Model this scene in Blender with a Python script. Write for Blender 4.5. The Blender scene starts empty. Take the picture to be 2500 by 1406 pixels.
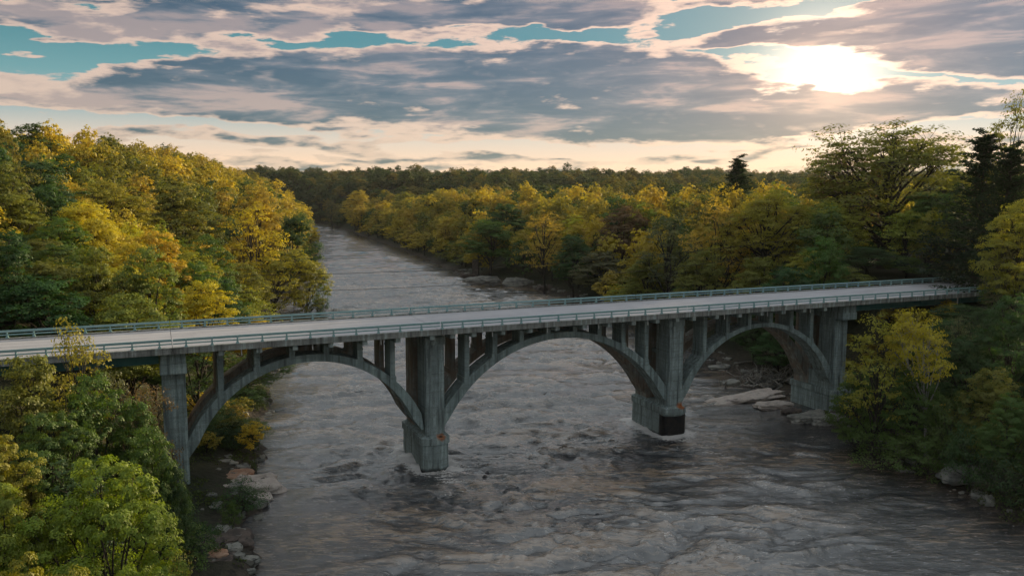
import bpy, math, random
import numpy as np
from mathutils import Vector, Matrix
R = math.radians
rng = np.random.default_rng(7)
random.seed(7)
sc = bpy.context.scene
col = sc.collection
PI = math.pi

# ------------------------------------------------------------------ camera
CAM_H, FPX, CX, CY, PITCH, ROLL = 32.4, 2000.0, 1250.0, 703.0, 0.11775, -0.0031
cam = bpy.data.cameras.new('camera'); camo = bpy.data.objects.new('camera', cam); col.objects.link(camo)
cam.sensor_width = 36.0; cam.lens = 36.0 * FPX / 2500.0
cam.clip_start = 0.5; cam.clip_end = 20000
camo.matrix_world = Matrix.Translation((0, 0, CAM_H)) @ Matrix.Rotation(PI / 2 - PITCH, 4, 'X') @ Matrix.Rotation(-ROLL, 4, 'Z')
sc.camera = camo
sc.view_settings.view_transform = 'Standard'; sc.view_settings.look = 'None'
sc.view_settings.exposure = 0.62; sc.view_settings.gamma = 1.0
sc.view_settings.use_curve_mapping = False
sc.render.engine = 'CYCLES'
sc.cycles.max_bounces = 5; sc.cycles.diffuse_bounces = 3; sc.cycles.glossy_bounces = 2
sc.cycles.transmission_bounces = 3; sc.cycles.transparent_max_bounces = 4
sc.cycles.sample_clamp_indirect = 4.0

HAZE_D = .000032
SUN_AZ, SUN_EL = R(46), R(11.5)
GLOW_AZ, GLOW_EL = R(20.4), 0.127      # the bright break in the cloud deck

def at(px, py, Y):
    """the point of the place that stands Y metres ahead of the drone in the direction of a photo pixel"""
    a, b = px - CX, py - CY
    cr, sr = math.cos(-ROLL), math.sin(-ROLL)
    x, y = cr * a - sr * b, sr * a + cr * b
    c, s = math.cos(PITCH), math.sin(PITCH)
    v = np.array([x / FPX, c - y / FPX * s, -s - y / FPX * c])
    t = Y / v[1]
    return v[0] * t, Y, CAM_H + v[2] * t

def to_px(X, Y, Z):
    c, s = math.cos(PITCH), math.sin(PITCH)
    Zr = Z - CAM_H
    d = Y * c - Zr * s; u = Y * s + Zr * c
    return CX + FPX * X / d, CY - FPX * u / d

# ------------------------------------------------------------------ node helper
class NT:
    def __init__(self, tree): self.t = tree; self.n = tree.nodes; self.l = tree.links
    def node(self, typ, **kw):
        n = self.n.new(typ)
        for k, v in kw.items(): setattr(n, k, v)
        return n
    def put(self, sock, v):
        if v is None: return
        if hasattr(v, 'is_output') or isinstance(v, bpy.types.NodeSocket): self.l.new(v, sock)
        else:
            try: sock.default_value = v
            except Exception: sock.default_value = tuple(v) + (1.0,)
    def m(self, op, a=None, b=None, c=None, clamp=False):
        n = self.node('ShaderNodeMath', operation=op, use_clamp=clamp)
        for i, v in enumerate((a, b, c)): self.put(n.inputs[i], v)
        return n.outputs[0]
    def vm(self, op, a=None, b=None, out=0):
        n = self.node('ShaderNodeVectorMath', operation=op)
        self.put(n.inputs[0], a); self.put(n.inputs[1], b)
        return n.outputs[out]
    def mix(self, f, a, b, blend='MIX'):
        n = self.node('ShaderNodeMix', data_type='RGBA', blend_type=blend)
        self.put(n.inputs[0], f); self.put(n.inputs[6], a); self.put(n.inputs[7], b)
        return n.outputs[2]
    def ss(self, x, a, b, lo=0.0, hi=1.0):
        n = self.node('ShaderNodeMapRange', interpolation_type='SMOOTHSTEP')
        self.put(n.inputs[0], x); self.put(n.inputs[1], a); self.put(n.inputs[2], b); self.put(n.inputs[3], lo); self.put(n.inputs[4], hi)
        return n.outputs[0]
    def noise(self, vec, scale=1.0, detail=4.0, rough=0.55, dist=0.0, color=False, lac=2.0):
        n = self.node('ShaderNodeTexNoise'); self.put(n.inputs['Vector'], vec)
        n.inputs['Scale'].default_value = scale; n.inputs['Detail'].default_value = detail
        n.inputs['Roughness'].default_value = rough; n.inputs['Distortion'].default_value = dist
        n.inputs['Lacunarity'].default_value = lac
        return n.outputs['Color' if color else 'Fac']
    def ramp(self, f, stops):
        n = self.node('ShaderNodeValToRGB'); e = n.color_ramp.elements
        while len(e) < len(stops): e.new(0.5)
        for k, (p, c) in enumerate(stops): e[k].position = p; e[k].color = (*c, 1)
        self.put(n.inputs[0], f); return n.outputs[0]
    def comb(self, x, y, z):
        n = self.node('ShaderNodeCombineXYZ')
        for i, v in enumerate((x, y, z)): self.put(n.inputs[i], v)
        return n.outputs[0]
    def sep(self, v):
        n = self.node('ShaderNodeSeparateXYZ'); self.put(n.inputs[0], v); return n.outputs

# ------------------------------------------------------------------ sky
w = bpy.data.worlds.new('World'); sc.world = w; w.use_nodes = True
T = NT(w.node_tree); T.n.clear()
tc = T.node('ShaderNodeTexCoord').outputs['Generated']
x, y, z = T.sep(tc)
az = T.m('ARCTAN2', x, y)                      # tan-like units: 0 ahead of the drone, + to the right
el = z
nis = T.node('ShaderNodeTexSky', sky_type='NISHITA', sun_disc=False, sun_elevation=SUN_EL, sun_rotation=SUN_AZ, air_density=1.0, dust_density=0.0, ozone_density=3.0)
# clear sky between the clouds
clear = T.ramp(T.m('MULTIPLY', el, 1.6, clamp=True), [(0.0, (.98, .56, .33)), (0.05, (.92, .60, .40)), (0.095, (.66, .53, .42)), (0.14, (.30, .37, .36)), (0.20, (.13, .29, .285)), (0.27, (.06, .205, .21)), (0.5, (.05, .16, .19)), (1.0, (.035, .10, .14))])
sv = (math.sin(GLOW_AZ) * math.cos(GLOW_EL), math.cos(GLOW_AZ) * math.cos(GLOW_EL), math.sin(GLOW_EL))
dots = T.vm('DOT_PRODUCT', T.vm('NORMALIZE', tc), sv, out=1)
ang = T.m('ARCCOSINE', T.m('MINIMUM', dots, 0.99999))
def expo(a, k): return T.m('EXPONENT', T.m('MULTIPLY', a, -k))
near_sun = expo(ang, 2.2)                      # broad brightening to the sunset side
glow = expo(ang, 9.5)
core = T.m('EXPONENT', T.m('MULTIPLY', T.m('POWER', T.m('DIVIDE', ang, 0.055), 2.0), -1.0))
# warped coordinates for the cloud decks
flat = T.comb(T.m('MULTIPLY', az, 3.4), T.m('MULTIPLY', el, 13.0), 3.7)
warp = T.noise(flat, 1.3, 5.0, 0.55, color=True)
wx, wy, wz = T.sep(warp)
azw = T.m('ADD', az, T.m('MULTIPLY', T.m('SUBTRACT', wx, 0.5), 0.30))
elw = T.m('ADD', el, T.m('MULTIPLY', T.m('SUBTRACT', wy, 0.5), 0.075))
shear = T.m('ADD', el, T.m('MULTIPLY', az, -0.02))
billow = T.noise(T.comb(T.m('MULTIPLY', az, 11.0), T.m('MULTIPLY', shear, 42.0), 1.3), 1.0, 10.0, 0.6, 0.15)
wisps = T.noise(T.comb(T.m('MULTIPLY', az, 4.2), T.m('MULTIPLY', shear, 24.0), 8.1), 1.0, 8.0, 0.58, 0.5)
def blob(px, py, rx, ry, wgt, tilt=0.0):
    a0 = math.atan((px - 1250) / 2000.0); e0 = math.sin(math.atan((466 - py) / 2000.0))
    dx = T.m('SUBTRACT', azw, a0); dy = T.m('SUBTRACT', elw, e0)
    if tilt: dy = T.m('SUBTRACT', dy, T.m('MULTIPLY', dx, tilt))
    q = T.m('ADD', T.m('POWER', T.m('ABSOLUTE', T.m('MULTIPLY', dx, 2000.0 / rx)), 2.0), T.m('POWER', T.m('ABSOLUTE', T.m('MULTIPLY', dy, 2000.0 / ry)), 2.0))
    return T.m('MULTIPLY', T.m('EXPONENT', T.m('MULTIPLY', q, -0.7)), wgt)
clouds = [(1180, 190, 380, 40, 1.3, -.03), (1500, 200, 330, 42, 1.1, -.10), (900, 235, 330, 46, .9), (1250, 285, 400, 34, 1.2), (1050, 245, 260, 30, .7), (1660, 215, 220, 34, .9, -.15),
          (1800, 318, 420, 30, 1.5), (2150, 292, 300, 34, 1.7), (1600, 270, 220, 28, .6), (2250, 130, 320, 60, 1.9, -.06), (2460, 90, 200, 120, 1.6), (1230, 84, 330, 13, 1.5), (1560, 112, 120, 10, 1.2), (1050, 118, 160, 8, .9), (1930, 150, 170, 20, 1.5),
          (850, 15, 560, 46, 1.1), (1500, 20, 330, 30, 1.1, .10), (260, 25, 360, 36, 1.4), (40, 130, 120, 22, 1.2), (480, 90, 200, 22, 1.0), (1700, 135, 120, 9, 1.2), (1800, 40, 220, 12, 1.0, .1), (1900, 5, 180, 20, .9, .1), (1180, 60, 280, 26, .9),
          (620, 205, 220, 32, .8), (180, 245, 330, 24, 1.0), (420, 270, 320, 20, .8), (180, 150, 90, 18, .9), (330, 105, 140, 15, 1.0), (60, 100, 90, 28, .8), (640, 150, 160, 16, .6),
          (600, 354, 330, 14, 1.7), (930, 390, 260, 9, 1.5), (1640, 385, 130, 9, 1.6), (1400, 372, 200, 5, .8), (1650, 90, 150, 12, 1.1), (1500, 130, 120, 13, .6),
           (760, 408, 110, 7, 1.3), (1180, 378, 180, 5, 1.1), (2000, 378, 200, 5, .9), (2420, 205, 110, 24, .5), (60, 285, 260, 9, .8), (150, 410, 900, 6, .6), (1800, 410, 500, 5, .7)]
gaps = [(300, 168, 160, 18, -1.9), (60, 188, 130, 14, -1.8), (130, 78, 80, 15, -1.2), (2010, 226, 100, 13, -2.1, -.05), (1780, 160, 200, 13, -1.6, -.1), (1800, 66, 360, 13, -1.8, .12), (2150, 25, 90, 14, -1.6, .35),
        (1330, 112, 150, 10, -1.4), (640, 124, 110, 8, -1.3), (1010, 98, 90, 7, -.9), (480, 322, 330, 11, -1.2), (1250, 352, 900, 12, -1.2), (1500, 402, 900, 8, -.7), (2400, 325, 130, 22, -1.6), (2280, 235, 170, 10, -1.6, -.1), (560, 378, 500, 5, -.8)]
D = None
for b in clouds + gaps:
    v = blob(*b); D = v if D is None else T.m('ADD', D, v)
frame_top = T.ss(el, 0.20, 0.34)
D = T.m('ADD', T.m('MULTIPLY', D, 0.62), T.m('MULTIPLY', frame_top, 0.30))     # overcast goes on above
D = T.m('ADD', D, T.m('MULTIPLY', T.m('SUBTRACT', billow, 0.5), 3.0))
D = T.m('ADD', D, T.m('MULTIPLY', T.m('SUBTRACT', wisps, 0.5), 3.4))
D = T.m('SUBTRACT', D, 0.10)
cover = T.ss(D, -0.09, 0.15)
thick = T.ss(T.m('ADD', T.m('ADD', D, -.04), T.m('MULTIPLY', T.m('SUBTRACT', T.noise(T.comb(T.m('MULTIPLY', az, 8.0), T.m('MULTIPLY', shear, 44.0), 9.5), 1.0, 8.0, 0.6, 0.3), 0.5), 1.6)), 0.0, 1.15)
# cloud colour: thin edges catch the low sun, cores are slate
edge_col = T.mix(near_sun, (.58, .42, .32, 1), (.98, .62, .40, 1))
mid_col = T.mix(near_sun, (.125, .140, .155, 1), (.21, .165, .145, 1))
core_col = T.mix(near_sun, (.030, .060, .080, 1), (.070, .075, .088, 1))
lumps = T.noise(T.comb(T.m('MULTIPLY', az, 7.0), T.m('MULTIPLY', shear, 46.0), 5.5), 1.0, 7.0, 0.58, 0.3)
soft = T.noise(T.comb(T.m('MULTIPLY', az, 3.0), T.m('MULTIPLY', shear, 19.0), 2.5), 1.0, 5.0, 0.55, 0.3)
mott = T.m('ADD', T.m('MULTIPLY', lumps, .55), T.m('MULTIPLY', soft, .45))
dark = T.mix(T.ss(mott, 0.44, 0.555), core_col, mid_col)
# relief: the same billows looked up a little nearer to the sun; the side that faces it is lit
sdx = T.m('SUBTRACT', .355, az); sdy = T.m('SUBTRACT', .127, el)
sl = T.m('ADD', T.m('SQRT', T.m('ADD', T.m('MULTIPLY', sdx, sdx), T.m('MULTIPLY', sdy, sdy))), .05)
ax2 = T.m('ADD', az, T.m('MULTIPLY', T.m('DIVIDE', sdx, sl), .012)); ey2 = T.m('ADD', shear, T.m('MULTIPLY', T.m('DIVIDE', sdy, sl), .010))
bA = T.noise(T.comb(T.m('MULTIPLY', az, 8.5), T.m('MULTIPLY', shear, 38.0), 6.3), 1.0, 6.0, 0.48, 0.2)
bB = T.noise(T.comb(T.m('MULTIPLY', ax2, 8.5), T.m('MULTIPLY', ey2, 38.0), 6.3), 1.0, 6.0, 0.48, 0.2)
relief = T.m('SUBTRACT', bA, bB)
dark = T.mix(T.ss(relief, .02, .15, 0, .75), dark, T.mix(near_sun, (.40, .32, .28, 1), (.56, .37, .26, 1)))
dark = T.mix(T.ss(relief, .0, -.15, 0, .7), dark, T.mix(near_sun, (.05, .085, .105, 1), (.12, .115, .12, 1)))
peach = T.m('MULTIPLY', T.ss(mott, .505, .575), T.ss(el, .30, .06, .25, 1.0))
dark = T.mix(T.m('MULTIPLY', peach, .7), dark, T.mix(near_sun, (.50, .35, .28, 1), (.68, .40, .27, 1)))
hi_ = T.ss(el, .20, .50)
dark = T.mix(hi_, dark, T.mix(T.ss(mott, .44, .56), (.11, .145, .155, 1), (.28, .285, .275, 1)))
edge_col = T.mix(hi_, edge_col, (.46, .44, .41, 1))
cc = T.mix(T.ss(T.m('ADD', thick, T.m('MULTIPLY', relief, -2.2)), -.05, 0.62), edge_col, dark)
sky = T.mix(cover, clear, cc)
# light of the hidden sun in gaps and thin cloud
thin = T.m('SUBTRACT', 1.0, T.m('MULTIPLY', T.ss(thick, 0.03, 0.55), 0.90))
g = T.m('MULTIPLY', T.m('ADD', T.m('MULTIPLY', glow, 0.27), T.m('MULTIPLY', core, 1.1)), thin)
g = T.m('MULTIPLY', g, T.ss(el, .035, .10, .12, 1.0))
haze_g = T.node('ShaderNodeVectorMath', operation='SCALE'); haze_g.inputs[0].default_value = (.44, .235, .105); T.put(haze_g.inputs[3], expo(ang, 9.0))
sky = T.mix(1.0, sky, haze_g.outputs[0], 'ADD')
gs = T.node('ShaderNodeVectorMath', operation='SCALE'); gs.inputs[0].default_value = (1.0, .80, .58); T.put(gs.inputs[3], g)
sky = T.mix(1.0, sky, gs.outputs[0], 'ADD')
away = T.ss(ang, 0.8, 2.6)                     # darker towards the side away from the sunset
dim = T.node('ShaderNodeVectorMath', operation='SCALE'); T.put(dim.inputs[0], sky); T.put(dim.inputs[3], T.m('MULTIPLY', T.ss(el, .22, .6, .66, 1.55), T.m('SUBTRACT', 1.0, T.m('MULTIPLY', away, 0.35))))
bg = T.node('ShaderNodeBackground'); T.put(bg.inputs[0], dim.outputs[0]); bg.inputs[1].default_value = 1.0
bg2 = T.node('ShaderNodeBackground'); T.put(bg2.inputs[0], T.mix(1.0, nis.outputs[0], (.30, .32, .36, 1), 'MULTIPLY')); bg2.inputs[1].default_value = 0.05
addn = T.node('ShaderNodeAddShader'); T.l.new(bg.outputs[0], addn.inputs[0]); T.l.new(bg2.outputs[0], addn.inputs[1])
wo = T.node('ShaderNodeOutputWorld'); T.l.new(addn.outputs[0], wo.inputs[0])
w.cycles.sampling_method = 'MANUAL'; w.cycles.sample_map_resolution = 512

sun = bpy.data.lights.new('sun', 'SUN'); suno = bpy.data.objects.new('sun', sun); col.objects.link(suno)
sun.energy = 5.0; sun.color = (1.0, .79, .47); sun.angle = R(1.5)
sd = Vector((math.sin(SUN_AZ) * math.cos(SUN_EL), math.cos(SUN_AZ) * math.cos(SUN_EL), math.sin(SUN_EL)))
suno.rotation_euler = sd.to_track_quat('Z', 'Y').to_euler()

# ------------------------------------------------------------------ object helpers
def mesh_np(name, V, F, mats, midx=None, smooth=False):
    """V (n,3) array, F (m,k) array of equal sized faces, or list of such arrays"""
    me = bpy.data.meshes.new(name)
    Fs = F if isinstance(F, list) else [F]
    Fs = [np.asarray(f, dtype=np.int32) for f in Fs if len(f)]
    V = np.asarray(V, dtype=np.float32)
    me.vertices.add(len(V)); me.vertices.foreach_set('co', V.ravel())
    nl = sum(f.size for f in Fs); npoly = sum(len(f) for f in Fs)
    me.loops.add(nl); me.polygons.add(npoly)
    me.loops.foreach_set('vertex_index', np.concatenate([f.ravel() for f in Fs]))
    tot = np.concatenate([np.full(len(f), f.shape[1], dtype=np.int32) for f in Fs])
    me.polygons.foreach_set('loop_start', np.concatenate([[0], np.cumsum(tot)[:-1]]).astype(np.int32))
    me.polygons.foreach_set('loop_total', tot)
    for m_ in (mats if isinstance(mats, (list, tuple)) else [mats]): me.materials.append(m_)
    if midx is not None: me.polygons.foreach_set('material_index', np.asarray(midx, dtype=np.int32))
    if smooth: me.polygons.foreach_set('use_smooth', np.ones(npoly, dtype=bool))
    me.update(calc_edges=True); me.validate()
    return me

def link(name, data, parent=None, loc=None):
    o = bpy.data.objects.new(name, data); col.objects.link(o)
    if parent is not None: o.parent = parent
    if loc is not None: o.location = loc
    return o

def tag(o, label=None, cat=None, group=None, kind=None):
    if label: o['label'] = label
    if cat: o['category'] = cat
    if group: o['group'] = group
    if kind: o['kind'] = kind
    return o

class MB:
    """collects boxes and prisms into one mesh"""
    def __init__(self): self.v = []; self.q = []; self.t = []; self.polys = []
    def box(self, x0, x1, y0, y1, z0, z1):
        b = len(self.v)
        self.v += [(x0, y0, z0), (x1, y0, z0), (x1, y1, z0), (x0, y1, z0), (x0, y0, z1), (x1, y0, z1), (x1, y1, z1), (x0, y1, z1)]
        for f in ((0, 3, 2, 1), (4, 5, 6, 7), (0, 1, 5, 4), (1, 2, 6, 5), (2, 3, 7, 6), (3, 0, 4, 7)): self.polys.append([b + i for i in f])
        return self
    def prism(self, ring0, ring1):
        """two rings of the same length, capped"""
        b = len(self.v); n = len(ring0); self.v += list(ring0) + list(ring1)
        for i in range(n): self.polys.append([b + i, b + (i + 1) % n, b + n + (i + 1) % n, b + n + i])
        self.polys.append([b + i for i in reversed(range(n))]); self.polys.append([b + n + i for i in range(n)])
        return self
    def build(self, name, mat, parent=None, bevel=0.0, smooth=False):
        me = bpy.data.meshes.new(name); me.from_pydata(self.v, [], self.polys); me.materials.append(mat)
        if smooth: me.polygons.foreach_set('use_smooth', [True] * len(me.polygons))
        me.update()
        o = link(name, me, parent)
        if bevel:
            md = o.modifiers.new('bevel', 'BEVEL'); md.width = bevel; md.segments = 1; md.limit_method = 'ANGLE'
        return o

def tube(pts, rads, sides=6):
    pts = np.asarray(pts, float); n = len(pts)
    tan = np.gradient(pts, axis=0); tan /= np.linalg.norm(tan, axis=1)[:, None] + 1e-9
    ref = np.tile([0.31, 0.17, 0.93], (n, 1)); ref[np.abs((tan * ref).sum(1)) > .9] = [1, 0, 0]
    a = np.cross(tan, ref); a /= np.linalg.norm(a, axis=1)[:, None] + 1e-9; b = np.cross(tan, a)
    th = np.arange(sides) * 2 * PI / sides
    V = pts[:, None, :] + (a[:, None, :] * np.cos(th)[None, :, None] + b[:, None, :] * np.sin(th)[None, :, None]) * np.asarray(rads)[:, None, None]
    V = V.reshape(-1, 3)
    i = np.arange(n - 1)[:, None] * sides; j = np.arange(sides)[None, :]; k = (j + 1) % sides
    F = np.stack([i + j, i + k, i + sides + k, i + sides + j], -1).reshape(-1, 4)
    return V, F

# value noise in numpy
_lat = np.random.default_rng(11).random((256, 256))
def vnoise(x, y):
    xi = np.floor(x).astype(int); yi = np.floor(y).astype(int); fx = x - xi; fy = y - yi
    fx = fx * fx * (3 - 2 * fx); fy = fy * fy * (3 - 2 * fy)
    g = lambda i, j: _lat[i & 255, j & 255]
    return (g(xi, yi) * (1 - fx) + g(xi + 1, yi) * fx) * (1 - fy) + (g(xi, yi + 1) * (1 - fx) + g(xi + 1, yi + 1) * fx) * fy
def fbm(x, y, o=4, gain=.5):
    s = 0; a = 1; tot = 0
    for k in range(o):
        s = s + a * vnoise(x * 2 ** k + 17.3 * k, y * 2 ** k + 5.1 * k); tot += a; a *= gain
    return s / tot

# ------------------------------------------------------------------ materials
def newmat(name):
    m = bpy.data.materials.new(name); m.use_nodes = True; m.node_tree.nodes.clear(); return m, NT(m.node_tree)
def finish(t, shader, disp=None):
    o = t.node('ShaderNodeOutputMaterial'); t.l.new(shader, o.inputs[0])
def principled(t, colr, rough=.8, normal=None, spec=.3, metal=0.0):
    p = t.node('ShaderNodeBsdfPrincipled'); t.put(p.inputs['Base Color'], colr); t.put(p.inputs['Roughness'], rough)
    p.inputs['Specular IOR Level'].default_value = spec; p.inputs['Metallic'].default_value = metal
    if normal is not None: t.l.new(normal, p.inputs['Normal'])
    return p.outputs[0]
def bump(t, h, strength=.4, dist=.05):
    b = t.node('ShaderNodeBump'); b.inputs['Strength'].default_value = strength; b.inputs['Distance'].default_value = dist
    t.put(b.inputs['Height'], h); return b.outputs[0]

def concrete(name, base=(.24, .30, .295), warm=0.0, stains=(), wet=None):
    m, t = newmat(name)
    P = t.node('ShaderNodeTexCoord').outputs['Object']
    n1 = t.noise(P, .35, 5, .6); n2 = t.noise(P, 3.0, 6, .6)
    st = t.noise(t.vm('MULTIPLY', P, (2.4, 2.4, .16)), 1.0, 5, .6)          # rain streaks run down
    bd = t.noise(t.vm('MULTIPLY', P, (.15, .15, 5.5)), 1.0, 3, .5)          # form board lines
    c = t.mix(t.ss(n1, .3, .7), tuple(v * .78 for v in base) + (1,), tuple(v * 1.15 for v in base) + (1,))
    c = t.mix(t.ss(st, .49, .66), c, tuple(v * .42 for v in base) + (1,))
    c = t.mix(t.m('MULTIPLY', t.ss(st, .45, .36), .6), c, (.42, .50, .48, 1))
    c = t.mix(t.m('MULTIPLY', t.ss(n2, .50, .8), .5), c, (.10, .105, .09, 1))
    if warm: c = t.mix(t.m('MULTIPLY', t.ss(t.noise(P, .5, 4, .6), .35, .6), warm), c, (.22, .115, .06, 1))
    for (sx, sy, sz, r, w_) in stains:
        d = t.vm('SUBTRACT', P, (sx, sy, sz)); d = t.vm('MULTIPLY', d, (1 / r, 1 / r, 1.3 / r))
        l = t.vm('LENGTH', d, out=1); l = t.m('ADD', l, t.m('MULTIPLY', t.m('SUBTRACT', n2, .5), .9))
        c = t.mix(t.m('MULTIPLY', t.ss(l, 1.0, .45), w_), c, (.36, .115, .03, 1))
        c = t.mix(t.ss(l, .5, .2), c, (.035, .015, .01, 1))
    if wet is not None:
        zz = t.sep(P)[2]
        c = t.mix(t.ss(t.m('ADD', zz, t.m('MULTIPLY', n1, 1.2)), wet + .9, wet + .5), c, (.018, .02, .022, 1))
    crk = t.noise(t.vm('MULTIPLY', P, (1, 1, .5)), 1.1, 8, .75, 1.5)
    c = t.mix(t.m('MULTIPLY', t.ss(t.m('ABSOLUTE', t.m('SUBTRACT', crk, .5)), .012, .0), .7), c, (.05, .055, .05, 1))
    c = t.mix(t.m('MULTIPLY', t.ss(bd, .52, .62), .35), c, (.13, .15, .14, 1))
    nb = bump(t, t.m('ADD', t.m('MULTIPLY', n2, .5), t.m('MULTIPLY', bd, .8)), .5, .04)
    finish(t, principled(t, c, .85, nb)); return m
M = {}
M['concrete'] = concrete('weathered_concrete')
M['concrete_far'] = concrete('weathered_concrete_brown', (.235, .235, .21), warm=.5)
M['deck_side'] = concrete('deck_fascia_concrete', (.25, .255, .24))
M['beam'] = concrete('floor_beam_concrete', (.36, .42, .41))
def stuff_mat(name, c1, c2, scale=1.0, rough=.85, bstr=.5, detail=6, stretch=(1, 1, 1), spec=.3, metal=0):
    m, t = newmat(name); P = t.node('ShaderNodeTexCoord').outputs['Object']
    n = t.noise(t.vm('MULTIPLY', P, stretch), scale, detail, .62)
    c = t.mix(t.ss(n, .35, .68), c1 + (1,), c2 + (1,))
    finish(t, principled(t, c, rough, bump(t, n, bstr, .1), spec, metal)); return m
M['rail'] = stuff_mat('green_grey_rail_paint', (.20, .34, .345), (.29, .41, .41), 1.2, .55, .1, 5, (1, 1, 3))
M['girder'] = stuff_mat('green_girder_paint', (.035, .125, .125), (.055, .17, .165), .6, .5, .1)
M['pipe'] = stuff_mat('drain_pipe_white', (.62, .62, .60), (.75, .75, .73), 3, .6, .1)
M['jacket'] = stuff_mat('black_steel_jacket', (.004, .005, .007), (.022, .017, .016), 1.2, .6, .3)
M['joint'] = stuff_mat('joint_rubber', (.03, .03, .03), (.05, .045, .04), 3)
M['bark'] = stuff_mat('bark_dark', (.022, .019, .016), (.06, .052, .043), 4, .9, .8, 5, (1, 1, .25))
M['bark_pale'] = stuff_mat('bark_pale', (.20, .19, .17), (.42, .40, .36), 3, .8, .5, 5, (1, 1, .4))
M['twig'] = stuff_mat('twig_grey', (.09, .08, .07), (.17, .15, .135), 4)
M['wire'] = stuff_mat('wire_black', (.008, .008, .009), (.014, .014, .015), 4, .5)
M['wood_pole'] = stuff_mat('weathered_pole_wood', (.12, .085, .06), (.2, .15, .11), 3, .9, .5, 5, (1, 1, .2))
M['drift'] = stuff_mat('driftwood_grey', (.15, .14, .125), (.30, .28, .25), 3)
M['grass_dry'] = stuff_mat('dry_grass', (.22, .19, .13), (.36, .31, .22), 3)

m, t = newmat('road_concrete'); P = t.node('ShaderNodeTexCoord').outputs['Object']; M['road'] = m
sx_, sy_, sz_ = t.sep(P)
n = t.noise(t.vm('MULTIPLY', P, (.12, 1.6, 1)), 1.0, 6, .6); n2 = t.noise(P, 6, 5, .7)
c = t.mix(t.ss(n, .3, .7), (.34, .335, .36, 1), (.44, .43, .455, 1))
tr = t.m('ABSOLUTE', t.m('SINE', t.m('MULTIPLY', t.m('SUBTRACT', sy_, 6.28), 1.72)))
c = t.mix(t.m('MULTIPLY', t.ss(tr, .75, 1.0), .16), c, (.17, .16, .165, 1))
edge = t.m('ABSOLUTE', t.m('SUBTRACT', sy_, 6.28))
c = t.mix(t.m('MULTIPLY', t.ss(t.m('ADD', edge, t.m('MULTIPLY', n, .9)), 5.6, 6.5), .65), c, (.17, .155, .14, 1))
pat = t.noise(P, .22, 3, .5)
c = t.mix(t.m('MULTIPLY', t.ss(pat, .52, .62), .18), c, (.22, .21, .22, 1))
c = t.mix(t.m('MULTIPLY', t.ss(n2, .55, .8), .25), c, (.2, .19, .18, 1))
finish(t, principled(t, c, .75, bump(t, n2, .3, .02)))

def rock_mat(name, a, b_, dk=(.035, .035, .034)):
    m, t = newmat(name); P = t.node('ShaderNodeTexCoord').outputs['Object']
    n = t.noise(P, .9, 6, .62); n2 = t.noise(t.vm('MULTIPLY', P, (.5, .5, 6)), 1.0, 5, .6); n3 = t.noise(P, 5, 5, .7)
    c = t.mix(t.ss(n, .35, .65), a + (1,), b_ + (1,)); c = t.mix(t.ss(n2, .55, .7), c, dk + (1,)); c = t.mix(t.m('MULTIPLY', t.ss(n3, .52, .75), .5), c, dk + (1,))
    finish(t, principled(t, c, .8, bump(t, t.m('ADD', n3, n2), .7, .12))); return m
M['rock_pale'] = rock_mat('limestone_pale', (.42, .35, .31), (.56, .49, .44))
M['rock_orange'] = rock_mat('limestone_orange', (.34, .17, .10), (.42, .27, .19))
M['rock_grey'] = rock_mat('limestone_grey', (.17, .17, .155), (.28, .27, .24))
M['rock_dark'] = rock_mat('rock_dark_wet', (.06, .05, .045), (.13, .10, .085), (.015, .015, .016))

# ground: leaf litter, dry field, shore mud
m, t = newmat('forest_floor'); P = t.node('ShaderNodeTexCoord').outputs['Object']; M['ground'] = m
gx, gy, gz = t.sep(P)
n = t.noise(P, .12, 6, .6); n2 = t.noise(P, 1.4, 6, .65)
c = t.mix(t.ss(n, .35, .65), (.022, .03, .014, 1), (.045, .042, .024, 1)); c = t.mix(t.ss(n2, .5, .75), c, (.025, .03, .018, 1))
shore = t.ss(t.m('ADD', gz, t.m('MULTIPLY', n2, 1.5)), 2.4, 1.2)
c = t.mix(shore, c, t.mix(t.ss(n2, .4, .6), (.03, .026, .021, 1), (.085, .068, .054, 1)))
finish(t, principled(t, c, .95, bump(t, n2, 1.0, .5)))
M['field'] = stuff_mat('dry_field_grass', (.16, .085, .04), (.22, .13, .06), .5)

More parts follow.
